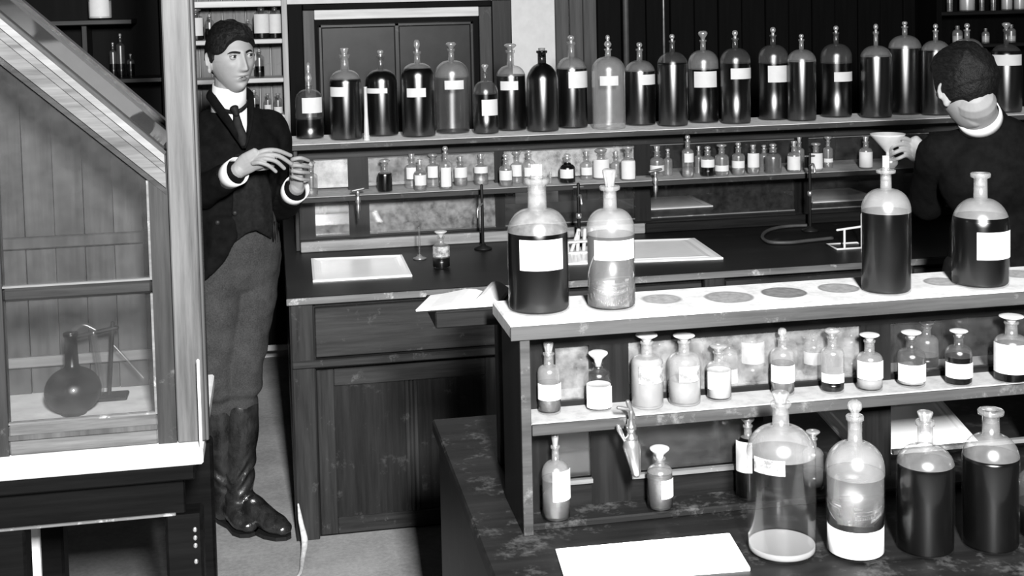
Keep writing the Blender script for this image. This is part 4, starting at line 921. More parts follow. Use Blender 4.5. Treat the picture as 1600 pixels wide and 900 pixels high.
# wire stand right of the black worktop
Yw = 4.55; p = at(1324, 388, Yw); o_ = Vector((p.x, Yw, RW)); t = tag(empty('wire_stand', o_), 'pale wire stand on rear worktop left of the tall black bottle', 'stand')
s_ = ppm(o_); hw = 26/s_
ht = Z(1300, 356, Yw)-RW; h2 = Z(1340, 332, Yw)-RW
MB().tube([(-hw, -.05, .003), (hw, -.05, .003), (hw, .05, .003), (-hw, .05, .003), (-hw, -.05, .003)], .004, 8).build('base_frame', 'linen', t)
MB().tube([(-hw, -.05, ht), (hw*.9, -.05, ht+.01)], .0045, 8).build('top_bar', 'linen', t)
MB().tube([(-hw*.55, -.05, .004), (-hw*.55, -.05, ht)], .0045, 8).build('leg', 'linen', t); MB().tube([(hw*.58, -.05, .004), (hw*.58, -.05, h2)], .006, 8).build('leg', 'linen', t)
# loop of rubber tubing
pts = [atz(px, py, RW+.008) for px, py in ((1262, 352), (1225, 354), (1200, 360), (1191, 370), (1202, 378), (1232, 379), (1262, 376), (1300, 372))]
tag(MB().tube(pts, .007, 8, sub=5).build('rubber_tubing', 'rubber'), 'loop of grey rubber tubing lying on dark rear worktop', 'tubing')
# frayed pale hose beside the cabinet corner on the floor
pts = [at(466, 788, 4.215), at(470, 815, 4.21), at(476, 845, 4.19), at(473, 872, 4.12)]; pts.append(atz(470, 893, .016)); pts.append(atz(462, 905, .016))
tag(MB().tube(pts, [(.003, .003), (.008, .006), (.011, .008), (.008, .007), (.006, .006), (.004, .004)], 10, sub=5).build('frayed_rope', 'rope'), 'pale frayed rope end hanging at the left corner of the rear bench cabinet', 'rope')

# ---- open notebook on the ledge
ex0, ey0, ey1 = LEDGE
Nz = LZ+.0005
N = tag(empty('open_notebook'), 'open white notebook with one page curling up beside the white board', 'notebook')
fl_, fr_, br_, bl_ = atz(650, 488, Nz), atz(779, 479, Nz), atz(772, 457, Nz), atz(697, 469, Nz)
def pageblock(cx0, cx1, y0, y1, prof, skew, nm):   # prof: heights across the page
    n = len(prof)-1; mb = MB(); vs = []; fs = []
    for i, h in enumerate(prof):
        x = cx0+(cx1-cx0)*i/n
        for (y, sk) in ((y0, 0.0), (y1, skew)):
            vs += [(x+sk, y, Nz+.002), (x+sk, y, Nz+.002+h)]
    for i in range(n):
        a = i*4; b = a+4
        fs += [(a, b, b+1, a+1), (a+3, b+3, b+2, a+2), (a+1, b+1, b+3, a+3), (a+2, b+2, b, a)]
    fs += [(0, 1, 3, 2), (n*4+2, n*4+3, n*4+1, n*4)]
    return mb.add(vs, fs).build(nm, 'paper', N)
xm = fl_.x+(fr_.x-fl_.x)*.66
pageblock(fl_.x, xm, fl_.y, fl_.y+.12, [.004, .005, .006, .008, .010, .012, .013, .011, .006], .045, 'page_block')
pageblock(xm+.0005, fr_.x, fl_.y, fl_.y+.12, [.006, .016, .024, .026, .023, .016, .009], .045, 'page_block')
vs = [(fl_.x-.003, fl_.y-.003, Nz), (fr_.x+.003, fl_.y-.003, Nz), (fr_.x+.048, fl_.y+.123, Nz), (fl_.x+.042, fl_.y+.123, Nz)]
MB().add(vs+[(x, y, Nz+.0018) for x, y, z in vs], [(3, 2, 1, 0), (4, 5, 6, 7), (0, 1, 5, 4), (1, 2, 6, 5), (2, 3, 7, 6), (3, 0, 4, 7)]).build('cover', 'black_iron', N)
settle(N, (xm, fl_.y+.06, Nz))

# ================================================================== PEOPLE
def gs(x, s): return math.exp(-(x/s)**2)
def sstep(a, b, x): t = max(0, min(1, (x-a)/(b-a))); return t*t*(3-2*t)
def face_point(d):
    """unit direction (x = the person's left, -y = forwards, z up) -> point of the head surface in metres"""
    x, y, z = d
    a, b, c = .0755, .096, .118
    p = Vector((x*a, y*b, z*c))
    f = -y                                                # +1 straight ahead
    front = sstep(-.15, .75, f)
    # skull is fuller at the back and top, jaw narrows towards the chin
    if z < 0:
        k = sstep(0, -1, z)
        p.x *= 1-.29*k*sstep(-.5, .5, f)-.25*k*(1-sstep(-.5, .5, f))
        p.y *= 1-.05*k
        p.z *= 1+.03*front
        p.y += .050*k*(1-front)*-1*0+(-.012*k*front)
        if f < .1: p.y -= .030*sstep(.1, -.9, f)*k; p.z += .030*sstep(.0, -.9, f)*k
    else:
        p.y *= 1+.05*(1-front); p.x *= 1+.04*(1-front)*(1-z)
    # flatten the face plane
    if f > .3: p.y = p.y*(1-.06*front)
    X_, Z_ = p.x, p.z
    if f > 0:
        dy = 0
        dy += .0060*gs(Z_-.032, .012)*gs(X_, .050)*front                       # brow ridge
        for sgn in (-1, 1):
            dy -= .0125*gs(X_-sgn*.031, .018)*gs(Z_-.014, .013)*front           # eye sockets
            dy += .0052*gs(X_-sgn*.031, .014)*gs(Z_-.0145, .0090)*front         # lids over the eyeball
            dy += .0050*gs(X_-sgn*.044, .018)*gs(Z_+.014, .016)*front           # cheekbones
            dy -= .0040*gs(X_-sgn*.042, .016)*gs(Z_+.052, .020)*front           # hollow cheeks
            dy += .0070*gs(X_-sgn*.0125, .0062)*gs(Z_+.031, .0068)*front        # nostril wings
        t = (Z_-.018)/(-.050)                                                   # 0 at the bridge, 1 at the nose tip
        if -.4 < t < 1.6:
            amp = .006+.017*sstep(-.1, 1.0, t); amp *= 1-sstep(1.02, 1.28, t); amp *= sstep(-.4, .05, t)
            dy += amp*gs(X_, .0085+.003*sstep(.3, 1, t))
        dy += .0075*gs(Z_+.052, .0060)*gs(X_, .019)                             # upper lip
        dy += .0078*gs(Z_+.066, .0065)*gs(X_, .017)                             # lower lip
        dy -= .0105*gs(Z_+.0592, .0034)*gs(X_, .017)                            # parting of the lips
        dy -= .0020*gs(Z_+.041, .004)*gs(X_, .004)                              # philtrum
        dy -= .0040*gs(Z_+.078, .006)*gs(X_, .018)                              # under the lip
        dy += .0090*gs(Z_+.098, .014)*gs(X_, .020)                              # chin
        p.y -= dy
    return p
def head(mb, c, rot, sc=1.0, nu=150, nv=110, fn=None):
    vs = [c+rot @ ((fn or face_point)((0, 0, -1))*sc)]
    for j in range(1, nv):
        t = math.pi*j/nv-math.pi/2
        for i in range(nu):
            a = 2*math.pi*i/nu; vs.append(c+rot @ ((fn or face_point)((math.cos(t)*math.cos(a), math.cos(t)*math.sin(a), math.sin(t)))*sc))
    vs.append(c+rot @ ((fn or face_point)((0, 0, 1))*sc)); Lv = len(vs)-1
    fs = [(0, 1+(i+1) % nu, 1+i) for i in range(nu)]
    for j in range(nv-2):
        for i in range(nu): a = 1+j*nu; fs.append((a+i, a+(i+1) % nu, a+nu+(i+1) % nu, a+nu+i))
    a = 1+(nv-2)*nu; fs += [(a+i, a+(i+1) % nu, Lv) for i in range(nu)]
    mb.add(vs, fs, 0, True)
def ear(mb, c, rot, sgn, sc=1.0):
    o = c+rot @ (Vector((sgn*.0745, .004, -.008))*sc)
    tilt = rot @ Matrix.Rotation(sgn*math.radians(46), 3, 'Z') @ Matrix.Rotation(math.radians(-8), 3, 'X')
    pts = []
    for k in range(11):                                     # rim
        a = math.radians(-70+k*27); pts.append(o+tilt @ (Vector((sgn*(.010+.004*math.sin(a)), .017*math.cos(a)*-1*-1, .029*math.sin(a)+.004))*sc))
    mb.tube(pts, .0050*sc, 8, sub=2)
    mb.ball(o+tilt @ (Vector((sgn*.004, 0, .002))*sc), Vector((.0085, .0175, .029))*sc, 14, 10, tilt)
    mb.ball(o+tilt @ (Vector((sgn*.005, -.002, -.023))*sc), Vector((.007, .010, .013))*sc, 12, 8, tilt)
def face_rot(fwd, roll=0.0):
    f = Vector(fwd).normalized(); y = -f; z = Vector((0, 0, 1)); x = y.cross(z).normalized(); z = x.cross(y)
    R_ = Matrix((x, y, z)).transposed(); return R_ @ Matrix.Rotation(roll, 3, 'Y')
def hair_fn(hairline, thick, seed=0):
    def fn(d):
        p = face_point(d); k = hairline(d, p)
        n = Vector(d).normalized(); nn = noise.noise(Vector((d[0]*4+seed, d[1]*1.8, d[2]*3)))*.30+noise.noise(Vector((d[0]*7+d[2]*9+seed, d[1]*5, d[2]*5-d[0]*5)))*.14
        off = thick(d)*(1+nn)
        return p+n*(-.007*(1-k)+off*k)
    return fn

# ------------------------------------------------------------------ standing young man
MY = 4.43
def mp(x, y, Y=MY): return at(x, y, Y)
hc = mp(361, 92, 4.40); hrot = face_rot((math.sin(math.radians(29)), -math.cos(math.radians(29)), -.02), math.radians(-3))
man = tag(empty('person', (mp(400, 825).x-.02, MY, 0)), 'young man in dark suit, high white collar and tall boots standing at the rear bench', 'person')
mo = man.location.copy()
HSC = 0.97
body = MB(); head(body, hc, hrot, HSC); ear(body, hc, hrot, 1, HSC); ear(body, hc, hrot, -1, HSC)
neck0 = mp(357, 195, 4.46)
body.tube([neck0, mp(357, 160, 4.445), hc+hrot @ Vector((0, .022, -.055))], [(.048, .048), (.047, .049), (.049, .052)], 24, sub=4)
shR, shL = mp(328, 205, 4.50), mp(424, 205, 4.56)
body.tube([mp(366, 400, 4.49), mp(370, 330, 4.47), mp(366, 255, 4.48), mp(362, 200, 4.48), mp(358, 182, 4.47)], [(.115, .085), (.11, .08), (.12, .09), (.085, .06), (.045, .045)], 20, ref=(1, .25, 0), sub=4)
elR, wrR = mp(316, 300, 4.36), mp(373, 266, 4.20)
elL, wrL = mp(440, 322, 4.60), mp(464, 293, 4.42)
body.tube([shR, elR], [.042, .038], 16, sub=3); body.tube([elR, wrR], [.042, .027], 16, sub=3)
body.tube([shL, elL], [.042, .038], 16, sub=3); body.tube([elL, wrL], [.042, .027], 16, sub=3)
hipR, hipL = mp(345, 390, 4.46), mp(400, 392, 4.52)
knR, anR = mp(334, 575, 4.40), mp(353, 790, 4.50)
knL, anL = mp(379, 570, 4.42), mp(373, 788, 4.46)
for h_, k_, a_ in ((hipR, knR, anR), (hipL, knL, anL)):
    body.tube([h_, k_], [.070, .046], 18, sub=3); body.tube([k_, k_.lerp(a_, .35), a_], [.046, .044, .028], 18, sub=3)
    ft_ = atz(446, 829, .03) if h_ is hipL else atz(390, 825, .03)
    body.tube([a_, Vector((a_.x, a_.y, .06)), Vector((a_.x, a_.y, .05)).lerp(ft_, .6)], [.026, .026, .020], 12)
# right hand: back of the hand to the camera, fingers reaching to the right
def finger(mb, pts, r0, r1): mb.tube(pts, [r0+(r1-r0)*i/(len(pts)-1) for i in range(len(pts))], 12, sub=4)
palm = [wrR, mp(388, 254, 4.185), mp(404, 247, 4.18)]
body.tube(palm, [(.027, .020), (.036, .016), (.039, .014)], 18, ref=(0.2, -.35, 1), sub=4)
finger(body, [mp(398, 243, 4.18), mp(412, 236, 4.17), mp(432, 235, 4.18), mp(454, 243, 4.21)], .0095, .0068)      # index
finger(body, [mp(400, 247, 4.172), mp(416, 242, 4.16), mp(436, 244, 4.165), mp(455, 256, 4.19)], .0095, .0068)
finger(body, [mp(400, 251, 4.168), mp(414, 248, 4.152), mp(431, 252, 4.155), mp(444, 263, 4.175)], .0090, .0065)
finger(body, [mp(396, 255, 4.166), mp(406, 254, 4.150), mp(420, 259, 4.152), mp(431, 268, 4.165)], .0082, .0060)
finger(body, [mp(384, 256, 4.20), mp(398, 262, 4.215), mp(414, 262, 4.225), mp(426, 258, 4.23)], .0110, .0078)     # thumb under the palm
# left hand: raised, fingers folded towards the small bottle on the right
body.tube([wrL, mp(463, 276, 4.40), mp(462, 258, 4.385)], [(.026, .020), (.034, .016), (.034, .014)], 18, ref=(.3, -.6, .3), sub=4)
for (ya, yb, yc, q, r) in ((249, 247, 251, 4.375, .0088), (258, 259, 261, 4.365, .0090), (267, 269, 270, 4.362, .0088), (276, 280, 281, 4.366, .0078)):
    finger(body, [mp(457, ya+2, q+.012), mp(458, ya, q-.016), mp(470, yb, q-.022), mp(482, yc, q+.004)], r, r*.72)
finger(body, [mp(460, 275, 4.40), mp(470, 262, 4.425), mp(480, 254, 4.43), mp(486, 258, 4.425)], .0105, .0078)
def shifted(mb, o): mb.v = [tuple(Vector(v)-o) for v in mb.v]; return mb
remeshed(shifted(body, mo), 'body', 'skin', .0022, man, 1)
# face details
for sgn in (-1, 1):
    e = hc+hrot @ (Vector((sgn*.031, -.0745, .0136))*HSC); eb = MB(); eb.ball((0, 0, 0), .0118, 20, 14)
    o = eb.build('eye', 'eyeball', man); gaze = face_rot((math.sin(math.radians(38)), -math.cos(math.radians(38)), -.02))
    o.matrix_local = Matrix.Translation(e-mo) @ gaze.to_4x4()
    pts = [hc+hrot @ ((face_point(Vector((sgn*q, -math.sqrt(1-q*q-h*h), h)).normalized())+Vector((0, -.0012, 0)))*HSC) for q, h in ((.15, .215), (.32, .242), (.48, .245), (.62, .205))]
    MB().tube([p-mo for p in pts], [(.0034, .0014), (.0038, .0018), (.0030, .0018), (.0012, .001)], 8, ref=(0, 0, 1), sub=4).build('eyebrow', 'hair', man)
    for nm, lo, hi, r_ in (('upper_eyelid', 27, 84, .01275), ('lower_eyelid', -80, -24, .0125)):
        vs = []; fs = []; na, ne = 16, 7
        for q in range(na+1):
            az = math.radians(-82+164*q/na); w_ = max(0, math.cos(az*1.08))
            e0, e1 = (lo*w_-2, hi) if lo > 0 else (lo, hi*w_-2)
            for k in range(ne+1):
                el = math.radians(e0+(e1-e0)*k/ne); rk = r_-(.0006 if k in (0, ne) else 0)
                vs.append(Vector((rk*math.cos(el)*math.sin(az), -rk*math.cos(el)*math.cos(az), rk*math.sin(el))))
        for q in range(na):
            for k in range(ne): a = q*(ne+1)+k; fs.append((a, a+ne+1, a+ne+2, a+1))
        l_ = MB().add(vs, fs, 0, True).build(nm, 'skin', man); l_.matrix_local = Matrix.Translation(e-mo) @ hrot.to_4x4()
        if lo > 0:
            lash = [Vector((.0129*math.cos(el)*math.sin(az), -.0129*math.cos(el)*math.cos(az), .0129*math.sin(el))) for az, el in [(math.radians(t), math.radians(lo*max(0, math.cos(math.radians(t*1.08)))-2)) for t in range(-70, 71, 20)]]
            h_ = MB().tube(lash, [.0005]+[.0010]*(len(lash)-2)+[.0005], 8, sub=2).build('eyelashes', 'hair', man); h_.matrix_local = Matrix.Translation(e-mo) @ hrot.to_4x4()
for nm, zc, zw, hw in (('upper_lip', -.0555, .0024, .0215), ('mouth_opening', -.0605, .0019, .0185), ('lower_lip', -.0665, .0032, .0165)):
    pts = []
    for k in range(7):
        u = -1+k/3; q = u*hw; d = Vector((q/.066, -1, (zc+(.002*abs(u) if nm == 'lower_lip' else -.003*abs(u)))/.118*1.02)); 
        # march along the face to the right height
        best = min((face_point(Vector((q/.0755*1.15, -math.sqrt(max(.01, 1-(q/.0755)**2-h*h)), h)).normalized()) for h in [-.35-.01*t for t in range(45)]), key=lambda P: abs(P.z-(zc+(.003*abs(u) if nm == 'lower_lip' else -.004*abs(u)))))
        pts.append(hc+hrot @ ((best+Vector((0, .0006, 0)))*HSC)-mo)
    MB().tube(pts, [(.0006, .0006), (zw*.75, .0013), (zw, .0017), (zw*.92, .0018), (zw, .0017), (zw*.75, .0013), (.0006, .0006)], 10, ref=(0, 0, 1), sub=3).build(nm, 'horn' if nm == 'mouth_opening' else 'lip', man)
def hl1(d, p):
    f = -d[1]; x = d[0]; h = p.z
    line = .064+.006*math.cos(x*5+.6)-.030*sstep(.45, .95, abs(x))-.008*sstep(.1, .7, -x)      # forehead hairline height
    kf = sstep(line-.006, line+.004, h)
    side = sstep(.10, -.02, f-.20+max(0, (-h+.005))*14) * sstep(-.075, -.045, h)   # sides and back, cut round the ears
    return max(kf, side)
def th1(d):
    return .007+.012*sstep(.15, .8, d[2])+.008*gs(d[0]-.2, .5)*sstep(.1, .8, -d[1])*sstep(.2, .6, d[2])
hb = MB(); head(hb, hc, hrot, HSC, 180, 130, hair_fn(hl1, th1, 3)); shifted(hb, mo).build('hair', 'hair', man)
# forelock swept over the forehead
fk = MB()
for q0, q1 in (((.10, .74), (.52, .50)), ((-.05, .78), (.40, .60)), ((.2, .70), (.62, .42))):
    A_, B_ = [Vector((q[0], -math.sqrt(max(.02, 1-q[0]**2-q[1]**2)), q[1])).normalized() for q in (q0, q1)]
    fk.tube([hc+hrot @ (face_point(A_.lerp(B_, t).normalized())*(1.06-.04*t))-mo for t in (0, .33, .66, 1)], [(.012, .006), (.012, .006), (.009, .004), (.002, .001)], 8, sub=3)
fk.build('forelock', 'hair', man)
# collar: tall white band round the neck
cb = MB(); n = 40; cen = [mp(357, 172, 4.452), mp(358.5, 133, 4.436)]; vs = []; fs = []
for k in range(n):
    a = 2*math.pi*k/n; fr_ = .5+.5*math.cos(a-math.radians(-62))
    for j, (cc, r) in enumerate(((cen[0], .060), (cen[1], .056), (cen[1], .052), (cen[0], .054))):
        vs.append(cc+Vector((math.cos(a)*r, math.sin(a)*r*1.05, (-.004 if j in (0, 3) else -.012*fr_+.012*(1-fr_))))-mo)
for k in range(n):
    for j in range(4): fs.append((k*4+j, ((k+1) % n)*4+j, ((k+1) % n)*4+(j+1) % 4, k*4+(j+1) % 4))
cb.add(vs, fs, 0, True).build('shirt_collar', 'linen', man)
# jacket: trunk, sleeves and skirts
jk = MB()
jk.tube([mp(352, 372, 4.495), mp(360, 330, 4.485), mp(366, 270, 4.49), mp(366, 225, 4.49), mp(364, 196, 4.485), mp(360, 180, 4.475)], [(.150, .118), (.143, .112), (.158, .125), (.158, .115), (.110, .085), (.074, .070)], 32, ref=(1, .30, 0), sub=5)
jk.tube([mp(362, 190, 4.48), mp(338, 198, 4.49), shR, shR.lerp(elR, .5), elR], [(.06, .055), (.062, .06), (.066, .064), (.062, .06), (.058, .056)], 20, sub=4)
jk.tube([mp(372, 190, 4.49), mp(405, 197, 4.53), shL, shL.lerp(elL, .5), elL], [(.06, .055), (.062, .06), (.066, .064), (.062, .06), (.058, .056)], 20, sub=4)
jk.tube([elR, elR.lerp(wrR, .5), elR.lerp(wrR, .86)], [(.058, .056), (.052, .05), (.041, .040)], 20, sub=4)
jk.tube([elL, elL.lerp(wrL, .5), elL.lerp(wrL, .84)], [(.058, .056), (.050, .048), (.041, .040)], 20, sub=4)
# right-hand skirt (picture left), cut away in front; back skirt behind the legs
def sheet(mb, rows, th):
    m_ = len(rows[0]); vs = []; fs = []
    for r in rows:
        for p in r: vs.append(Vector(p)+Vector((0, -th/2, 0)))
    o2 = len(vs)
    for r in rows:
        for p in r: vs.append(Vector(p)+Vector((0, th/2, 0)))
    for i in range(len(rows)-1):
        for k in range(m_-1):
            a = i*m_+k; fs += [(a, a+1, a+m_+1, a+m_), (o2+a, o2+a+m_, o2+a+m_+1, o2+a+1)]
    for k in range(m_-1): fs += [(k, o2+k, o2+k+1, k+1)]; b = (len(rows)-1)*m_+k; fs += [(b, b+1, o2+b+1, o2+b)]
    for i in range(len(rows)-1): a = i*m_; fs += [(a, a+m_, o2+a+m_, o2+a)]; b = a+m_-1; fs += [(b, o2+b, o2+b+m_, b+m_)]
    mb.add(vs, fs, 0, True)
sk = [[mp(296, 340, 4.50), mp(310, 340, 4.42), mp(335, 340, 4.365), mp(360, 340, 4.36), mp(372, 338, 4.365)],
      [mp(293, 375, 4.50), mp(308, 375, 4.41), mp(332, 375, 4.345), mp(352, 374, 4.345), mp(371, 372, 4.35)],
      [mp(290, 410, 4.50), mp(305, 412, 4.40), mp(324, 412, 4.345), mp(342, 408, 4.34), mp(358, 398, 4.345)],
      [mp(288, 438, 4.50), mp(302, 448, 4.40), mp(314, 442, 4.36), mp(330, 430, 4.345), mp(347, 415, 4.345)]]
sheet(jk, sk, .016)
bk = [[mp(300, 360, 4.56), mp(340, 360, 4.62), mp(400, 360, 4.62), mp(428, 360, 4.56)], [mp(298, 400, 4.57), mp(340, 405, 4.63), mp(395, 402, 4.63), mp(425, 398, 4.57)], [mp(297, 435, 4.57), mp(340, 438, 4.63), mp(390, 436, 4.63), mp(415, 430, 4.58)]]
sheet(jk, bk, .016)
sheet(jk, [[mp(424, 345, 4.38), mp(432, 345, 4.45), mp(436, 345, 4.55)], [mp(426, 372, 4.39), mp(434, 375, 4.45), mp(437, 375, 4.55)], [mp(430, 395, 4.45), mp(435, 400, 4.5), mp(437, 405, 4.56)]], .014)
def folds(amp, fx=9, fz=16): return lambda c: amp*(noise.noise(Vector((c.x*fx, c.y*fx, c.z*fz)))+.5*noise.noise(Vector((c.x*fx*2.6, c.y*fx*2, c.z*fz*1.4))))
remeshed(shifted(jk, mo), 'jacket', 'cloth_black', .007, man, 3, folds(.007))
# waistcoat with its two points showing under the jacket
wc = MB(); sheet(wc, [[mp(366, 240, 4.375), mp(380, 240, 4.355), mp(395, 240, 4.37), mp(410, 240, 4.40)], [mp(364, 300, 4.362), mp(385, 300, 4.345), mp(408, 300, 4.355), mp(424, 300, 4.40)], [mp(362, 345, 4.36), mp(386, 345, 4.342), mp(412, 345, 4.355), mp(428, 345, 4.40)], [mp(368, 378, 4.362), mp(389, 358, 4.347), mp(399, 357, 4.347), mp(404, 376, 4.35)], ][:3]+[[mp(366, 380, 4.362), mp(386, 364, 4.345), mp(400, 360, 4.35), mp(425, 374, 4.40)]], .014)
remeshed(shifted(wc, mo), 'waistcoat', 'cloth_waistcoat', .005, man, 2)
# shirt front and tie
n = 8; vs = []; fs = []
sf = [[mp(345, 168, 4.405), mp(356, 172, 4.376), mp(372, 172, 4.374), mp(386, 165, 4.392)], [mp(354, 190, 4.388), mp(362, 192, 4.366), mp(376, 192, 4.362), mp(386, 188, 4.374)], [mp(366, 210, 4.366), mp(370, 212, 4.358), mp(378, 212, 4.354), mp(386, 208, 4.36)], [mp(377, 226, 4.358), mp(379, 227, 4.356), mp(381, 227, 4.354), mp(383, 224, 4.356)]]
sfm = MB(); sheet(sfm, [[Vector(p)+Vector((0, -.010, 0)) for p in r] for r in sf], .006); shifted(sfm, mo).build('shirt_front', 'linen', man)
tm = MB(); fy = -.016
tm.tube([mp(366, 168, 4.372)+Vector((0, fy-.012, 0)), mp(370, 178, 4.366)+Vector((0, fy-.008, 0))], [(.015, .010), (.010, .008)], 14, ref=(1, 0, 0))
tm.tube([mp(369, 176, 4.366)+Vector((0, fy-.006, 0)), mp(372, 194, 4.362)+Vector((0, fy-.004, 0)), mp(378, 212, 4.356)+Vector((0, fy-.002, 0)), mp(381, 226, 4.352)+Vector((0, fy, 0))], [(.010, .004), (.015, .005), (.017, .005), (.012, .004)], 14, ref=(1, 0, 0), sub=4)
tm.tube([mp(342, 168, 4.41)+Vector((0, -.020, 0)), mp(354, 173, 4.380)+Vector((0, -.020, 0)), mp(366, 174, 4.370)+Vector((0, -.020, 0)), mp(377, 171, 4.374)+Vector((0, -.024, 0)), mp(386, 163, 4.385)+Vector((0, -.018, 0))], [(.007, .004)]*5, 10, ref=(0, 0, 1), sub=3)
shifted(tm, mo).build('necktie', 'tie_silk', man)
# coat collar and lapels hugging the neck
lp_ = MB(); lp_.tube([mp(380, 230, 4.338), mp(365, 202, 4.345), mp(347, 176, 4.368), mp(333, 156, 4.405), mp(328, 146, 4.455), mp(342, 140, 4.515), mp(370, 140, 4.520), mp(388, 147, 4.475), mp(392, 160, 4.42), mp(392, 180, 4.368), mp(388, 208, 4.345), mp(383, 230, 4.336)],
    [(.006, .005), (.014, .007), (.017, .008), (.017, .009), (.018, .010), (.019, .010), (.019, .010), (.017, .010), (.016, .009), (.015, .008), (.011, .006), (.006, .005)], 12, ref=(.5, -.2, .8), sub=5)
shifted(lp_, mo).build('lapel', 'cloth_black', man)
# cuffs
for (e_, w_, a, b, r) in ((elR, wrR, .70, .97, .043), (elL, wrL, .62, .96, .044)):
    p0, p1 = e_.lerp(w_, a), e_.lerp(w_, b); d = (p1-p0).normalized(); u = Vector((0, 0, 1)); u = (u-d*u.dot(d)).normalized(); v_ = d.cross(u); vs = []; fs = []; n = 28
    for k in range(n):
        an_ = 2*math.pi*k/n; q = u*math.cos(an_)+v_*math.sin(an_)
        for cc, rr_ in ((p0, r), (p1+d*.006*math.cos(an_), r*1.06), (p1+d*.006*math.cos(an_), r*.98), (p0, r*.92)): vs.append(cc+q*rr_-mo)
    for k in range(n):
        for j in range(4): fs.append((k*4+j, ((k+1) % n)*4+j, ((k+1) % n)*4+(j+1) % 4, k*4+(j+1) % 4))
    MB().add(vs, fs, 0, True).build('shirt_cuff', 'linen', man)
for (x, y, Y) in ((340, 348, 4.35), (367, 333, 4.345)): MB().ball(mp(x, y, Y-.004)-mo, (.009, .005, .009), 14, 8).build('button', 'horn', man)
# breeches: full at the hip, gathered below the knee
tr = MB()
tr.tube([mp(374, 352, 4.48), mp(374, 385, 4.475), mp(373, 420, 4.475)], [(.130, .105), (.145, .115), (.138, .11)], 28, ref=(1, .25, 0), sub=4)
for h_, k_, a_, bulge in ((hipR, knR, anR, 1.0), (hipL, knL, anL, 1.0)):
    tr.tube([h_, h_.lerp(k_, .35), h_.lerp(k_, .7), k_, k_.lerp(a_, .14), k_.lerp(a_, .21), k_.lerp(a_, .25), k_.lerp(a_, .32)], [(.092, .094), (.090, .092), (.080, .080), (.072, .070), (.070, .068), (.056, .056), (.062, .060), (.056, .055)], 26, sub=4)
remeshed(shifted(tr, mo), 'breeches', 'tweed', .006, man, 2, folds(.006, 12, 20))
# tall boots, creased at the ankle
bf_ = folds(.0045, 8, 14)
def boot_folds(c): return bf_(c)+.0034*math.sin(c.z*70+22*noise.noise(Vector((c.x*9, c.y*9, c.z*5))))*sstep(.09, .13, c.z)*(1-sstep(.20, .30, c.z))
for k_, a_, toe, heel, yw in ((knL, anL, (448, 832, 4.28), (384, 818, 4.45), 0), (knR, anR, (392, 828, 4.34), (348, 812, 4.50), 0)):
    bt = MB(); t_ = atz(toe[0], toe[1]-3, .03); hl_ = Vector((a_.x, a_.y+.02, .03)); top = k_.lerp(a_, .27)
    bt.tube([top, k_.lerp(a_, .45), k_.lerp(a_, .70), k_.lerp(a_, .90), Vector((a_.x, a_.y, .11)), Vector((a_.x, a_.y+.01, .05))], [(.058, .058), (.061, .061), (.052, .052), (.045, .047), (.049, .052), (.044, .046)], 26, sub=5)
    mid = hl_.lerp(t_, .45)
    bt.tube([Vector((hl_.x, hl_.y, .055)), Vector((hl_.lerp(t_, .25).x, hl_.lerp(t_, .25).y, .075)), Vector((mid.x, mid.y, .060)), Vector((hl_.lerp(t_, .75).x, hl_.lerp(t_, .75).y, .042)), Vector((hl_.lerp(t_, .95).x, hl_.lerp(t_, .95).y, .034))], [(.040, .044), (.040, .056), (.043, .044), (.046, .032), (.034, .024)], 24, ref=(t_-hl_).cross(Vector((0, 0, 1))), sub=4)
    bo = remeshed(shifted(bt, mo), 'boot', 'leather', .004, man, 2, boot_folds)
    sl_ = MB(); dirn = (Vector((t_.x, t_.y, 0))-Vector((hl_.x, hl_.y, 0))); dn = dirn.normalized(); sd = Vector((-dn.y, dn.x, 0)); Ln = dirn.length
    outl = [(-.045, .0), (-.038, .030), (0, .036), (Ln*.35, .030), (Ln*.72, .047), (Ln*.93, .036), (Ln*1.04, .012), (Ln*1.04, -.012), (Ln*.93, -.036), (Ln*.72, -.045), (Ln*.35, -.032), (0, -.036), (-.038, -.030)]
    b0 = Vector((hl_.x, hl_.y, 0)); P0 = [b0+dn*a+sd*b for a, b in outl]; nn = len(P0)
    sl_.add([p-mo+Vector((0, 0, h)) for h in (0.001, .014) for p in P0], [tuple(range(nn-1, -1, -1)), tuple(range(nn, 2*nn))]+[(i, (i+1) % nn, nn+(i+1) % nn, nn+i) for i in range(nn)])
    so = sl_.build('sole', 'horn', bo)

# ------------------------------------------------------------------ second man, seen from behind, pouring through a funnel
Y2 = 3.42
def m2(x, y, Y=Y2): return at(x, y, Y)
hc2 = m2(1508, 139, 3.42); hrot2 = face_rot((-.12, .92, -.36), math.radians(6))
base2 = m2(1560, 300, 3.50)
pm = tag(empty('person', (base2.x, base2.y, 0)), 'dark-haired man in black jacket and white collar seen from behind, holding a funnel', 'person'); po = pm.location.copy()
bd = MB(); head(bd, hc2, hrot2, .98); ear(bd, hc2, hrot2, 1, 1.0); ear(bd, hc2, hrot2, -1, 1.0)
nb_ = m2(1542, 203, 3.45)
bd.tube([nb_, m2(1528, 180, 3.43), hc2+hrot2 @ Vector((0, .020, -.045))], [(.056, .056), (.057, .057), (.058, .062)], 24, sub=4)
s2L, s2R = m2(1468, 240, 3.52), m2(1660, 226, 3.42)
pel = Vector((base2.x, base2.y, .98))
bd.tube([pel, Vector((base2.x, base2.y, 1.18)), m2(1552, 265, 3.46), m2(1545, 215, 3.45)], [(.12, .09), (.115, .085), (.125, .09), (.06, .05)], 20, ref=(1, 0, 0), sub=4)
e2L, w2L = m2(1448, 318, 3.70), m2(1447, 252, 3.93); e2R, w2R = m2(1690, 360, 3.5), m2(1640, 330, 3.8)
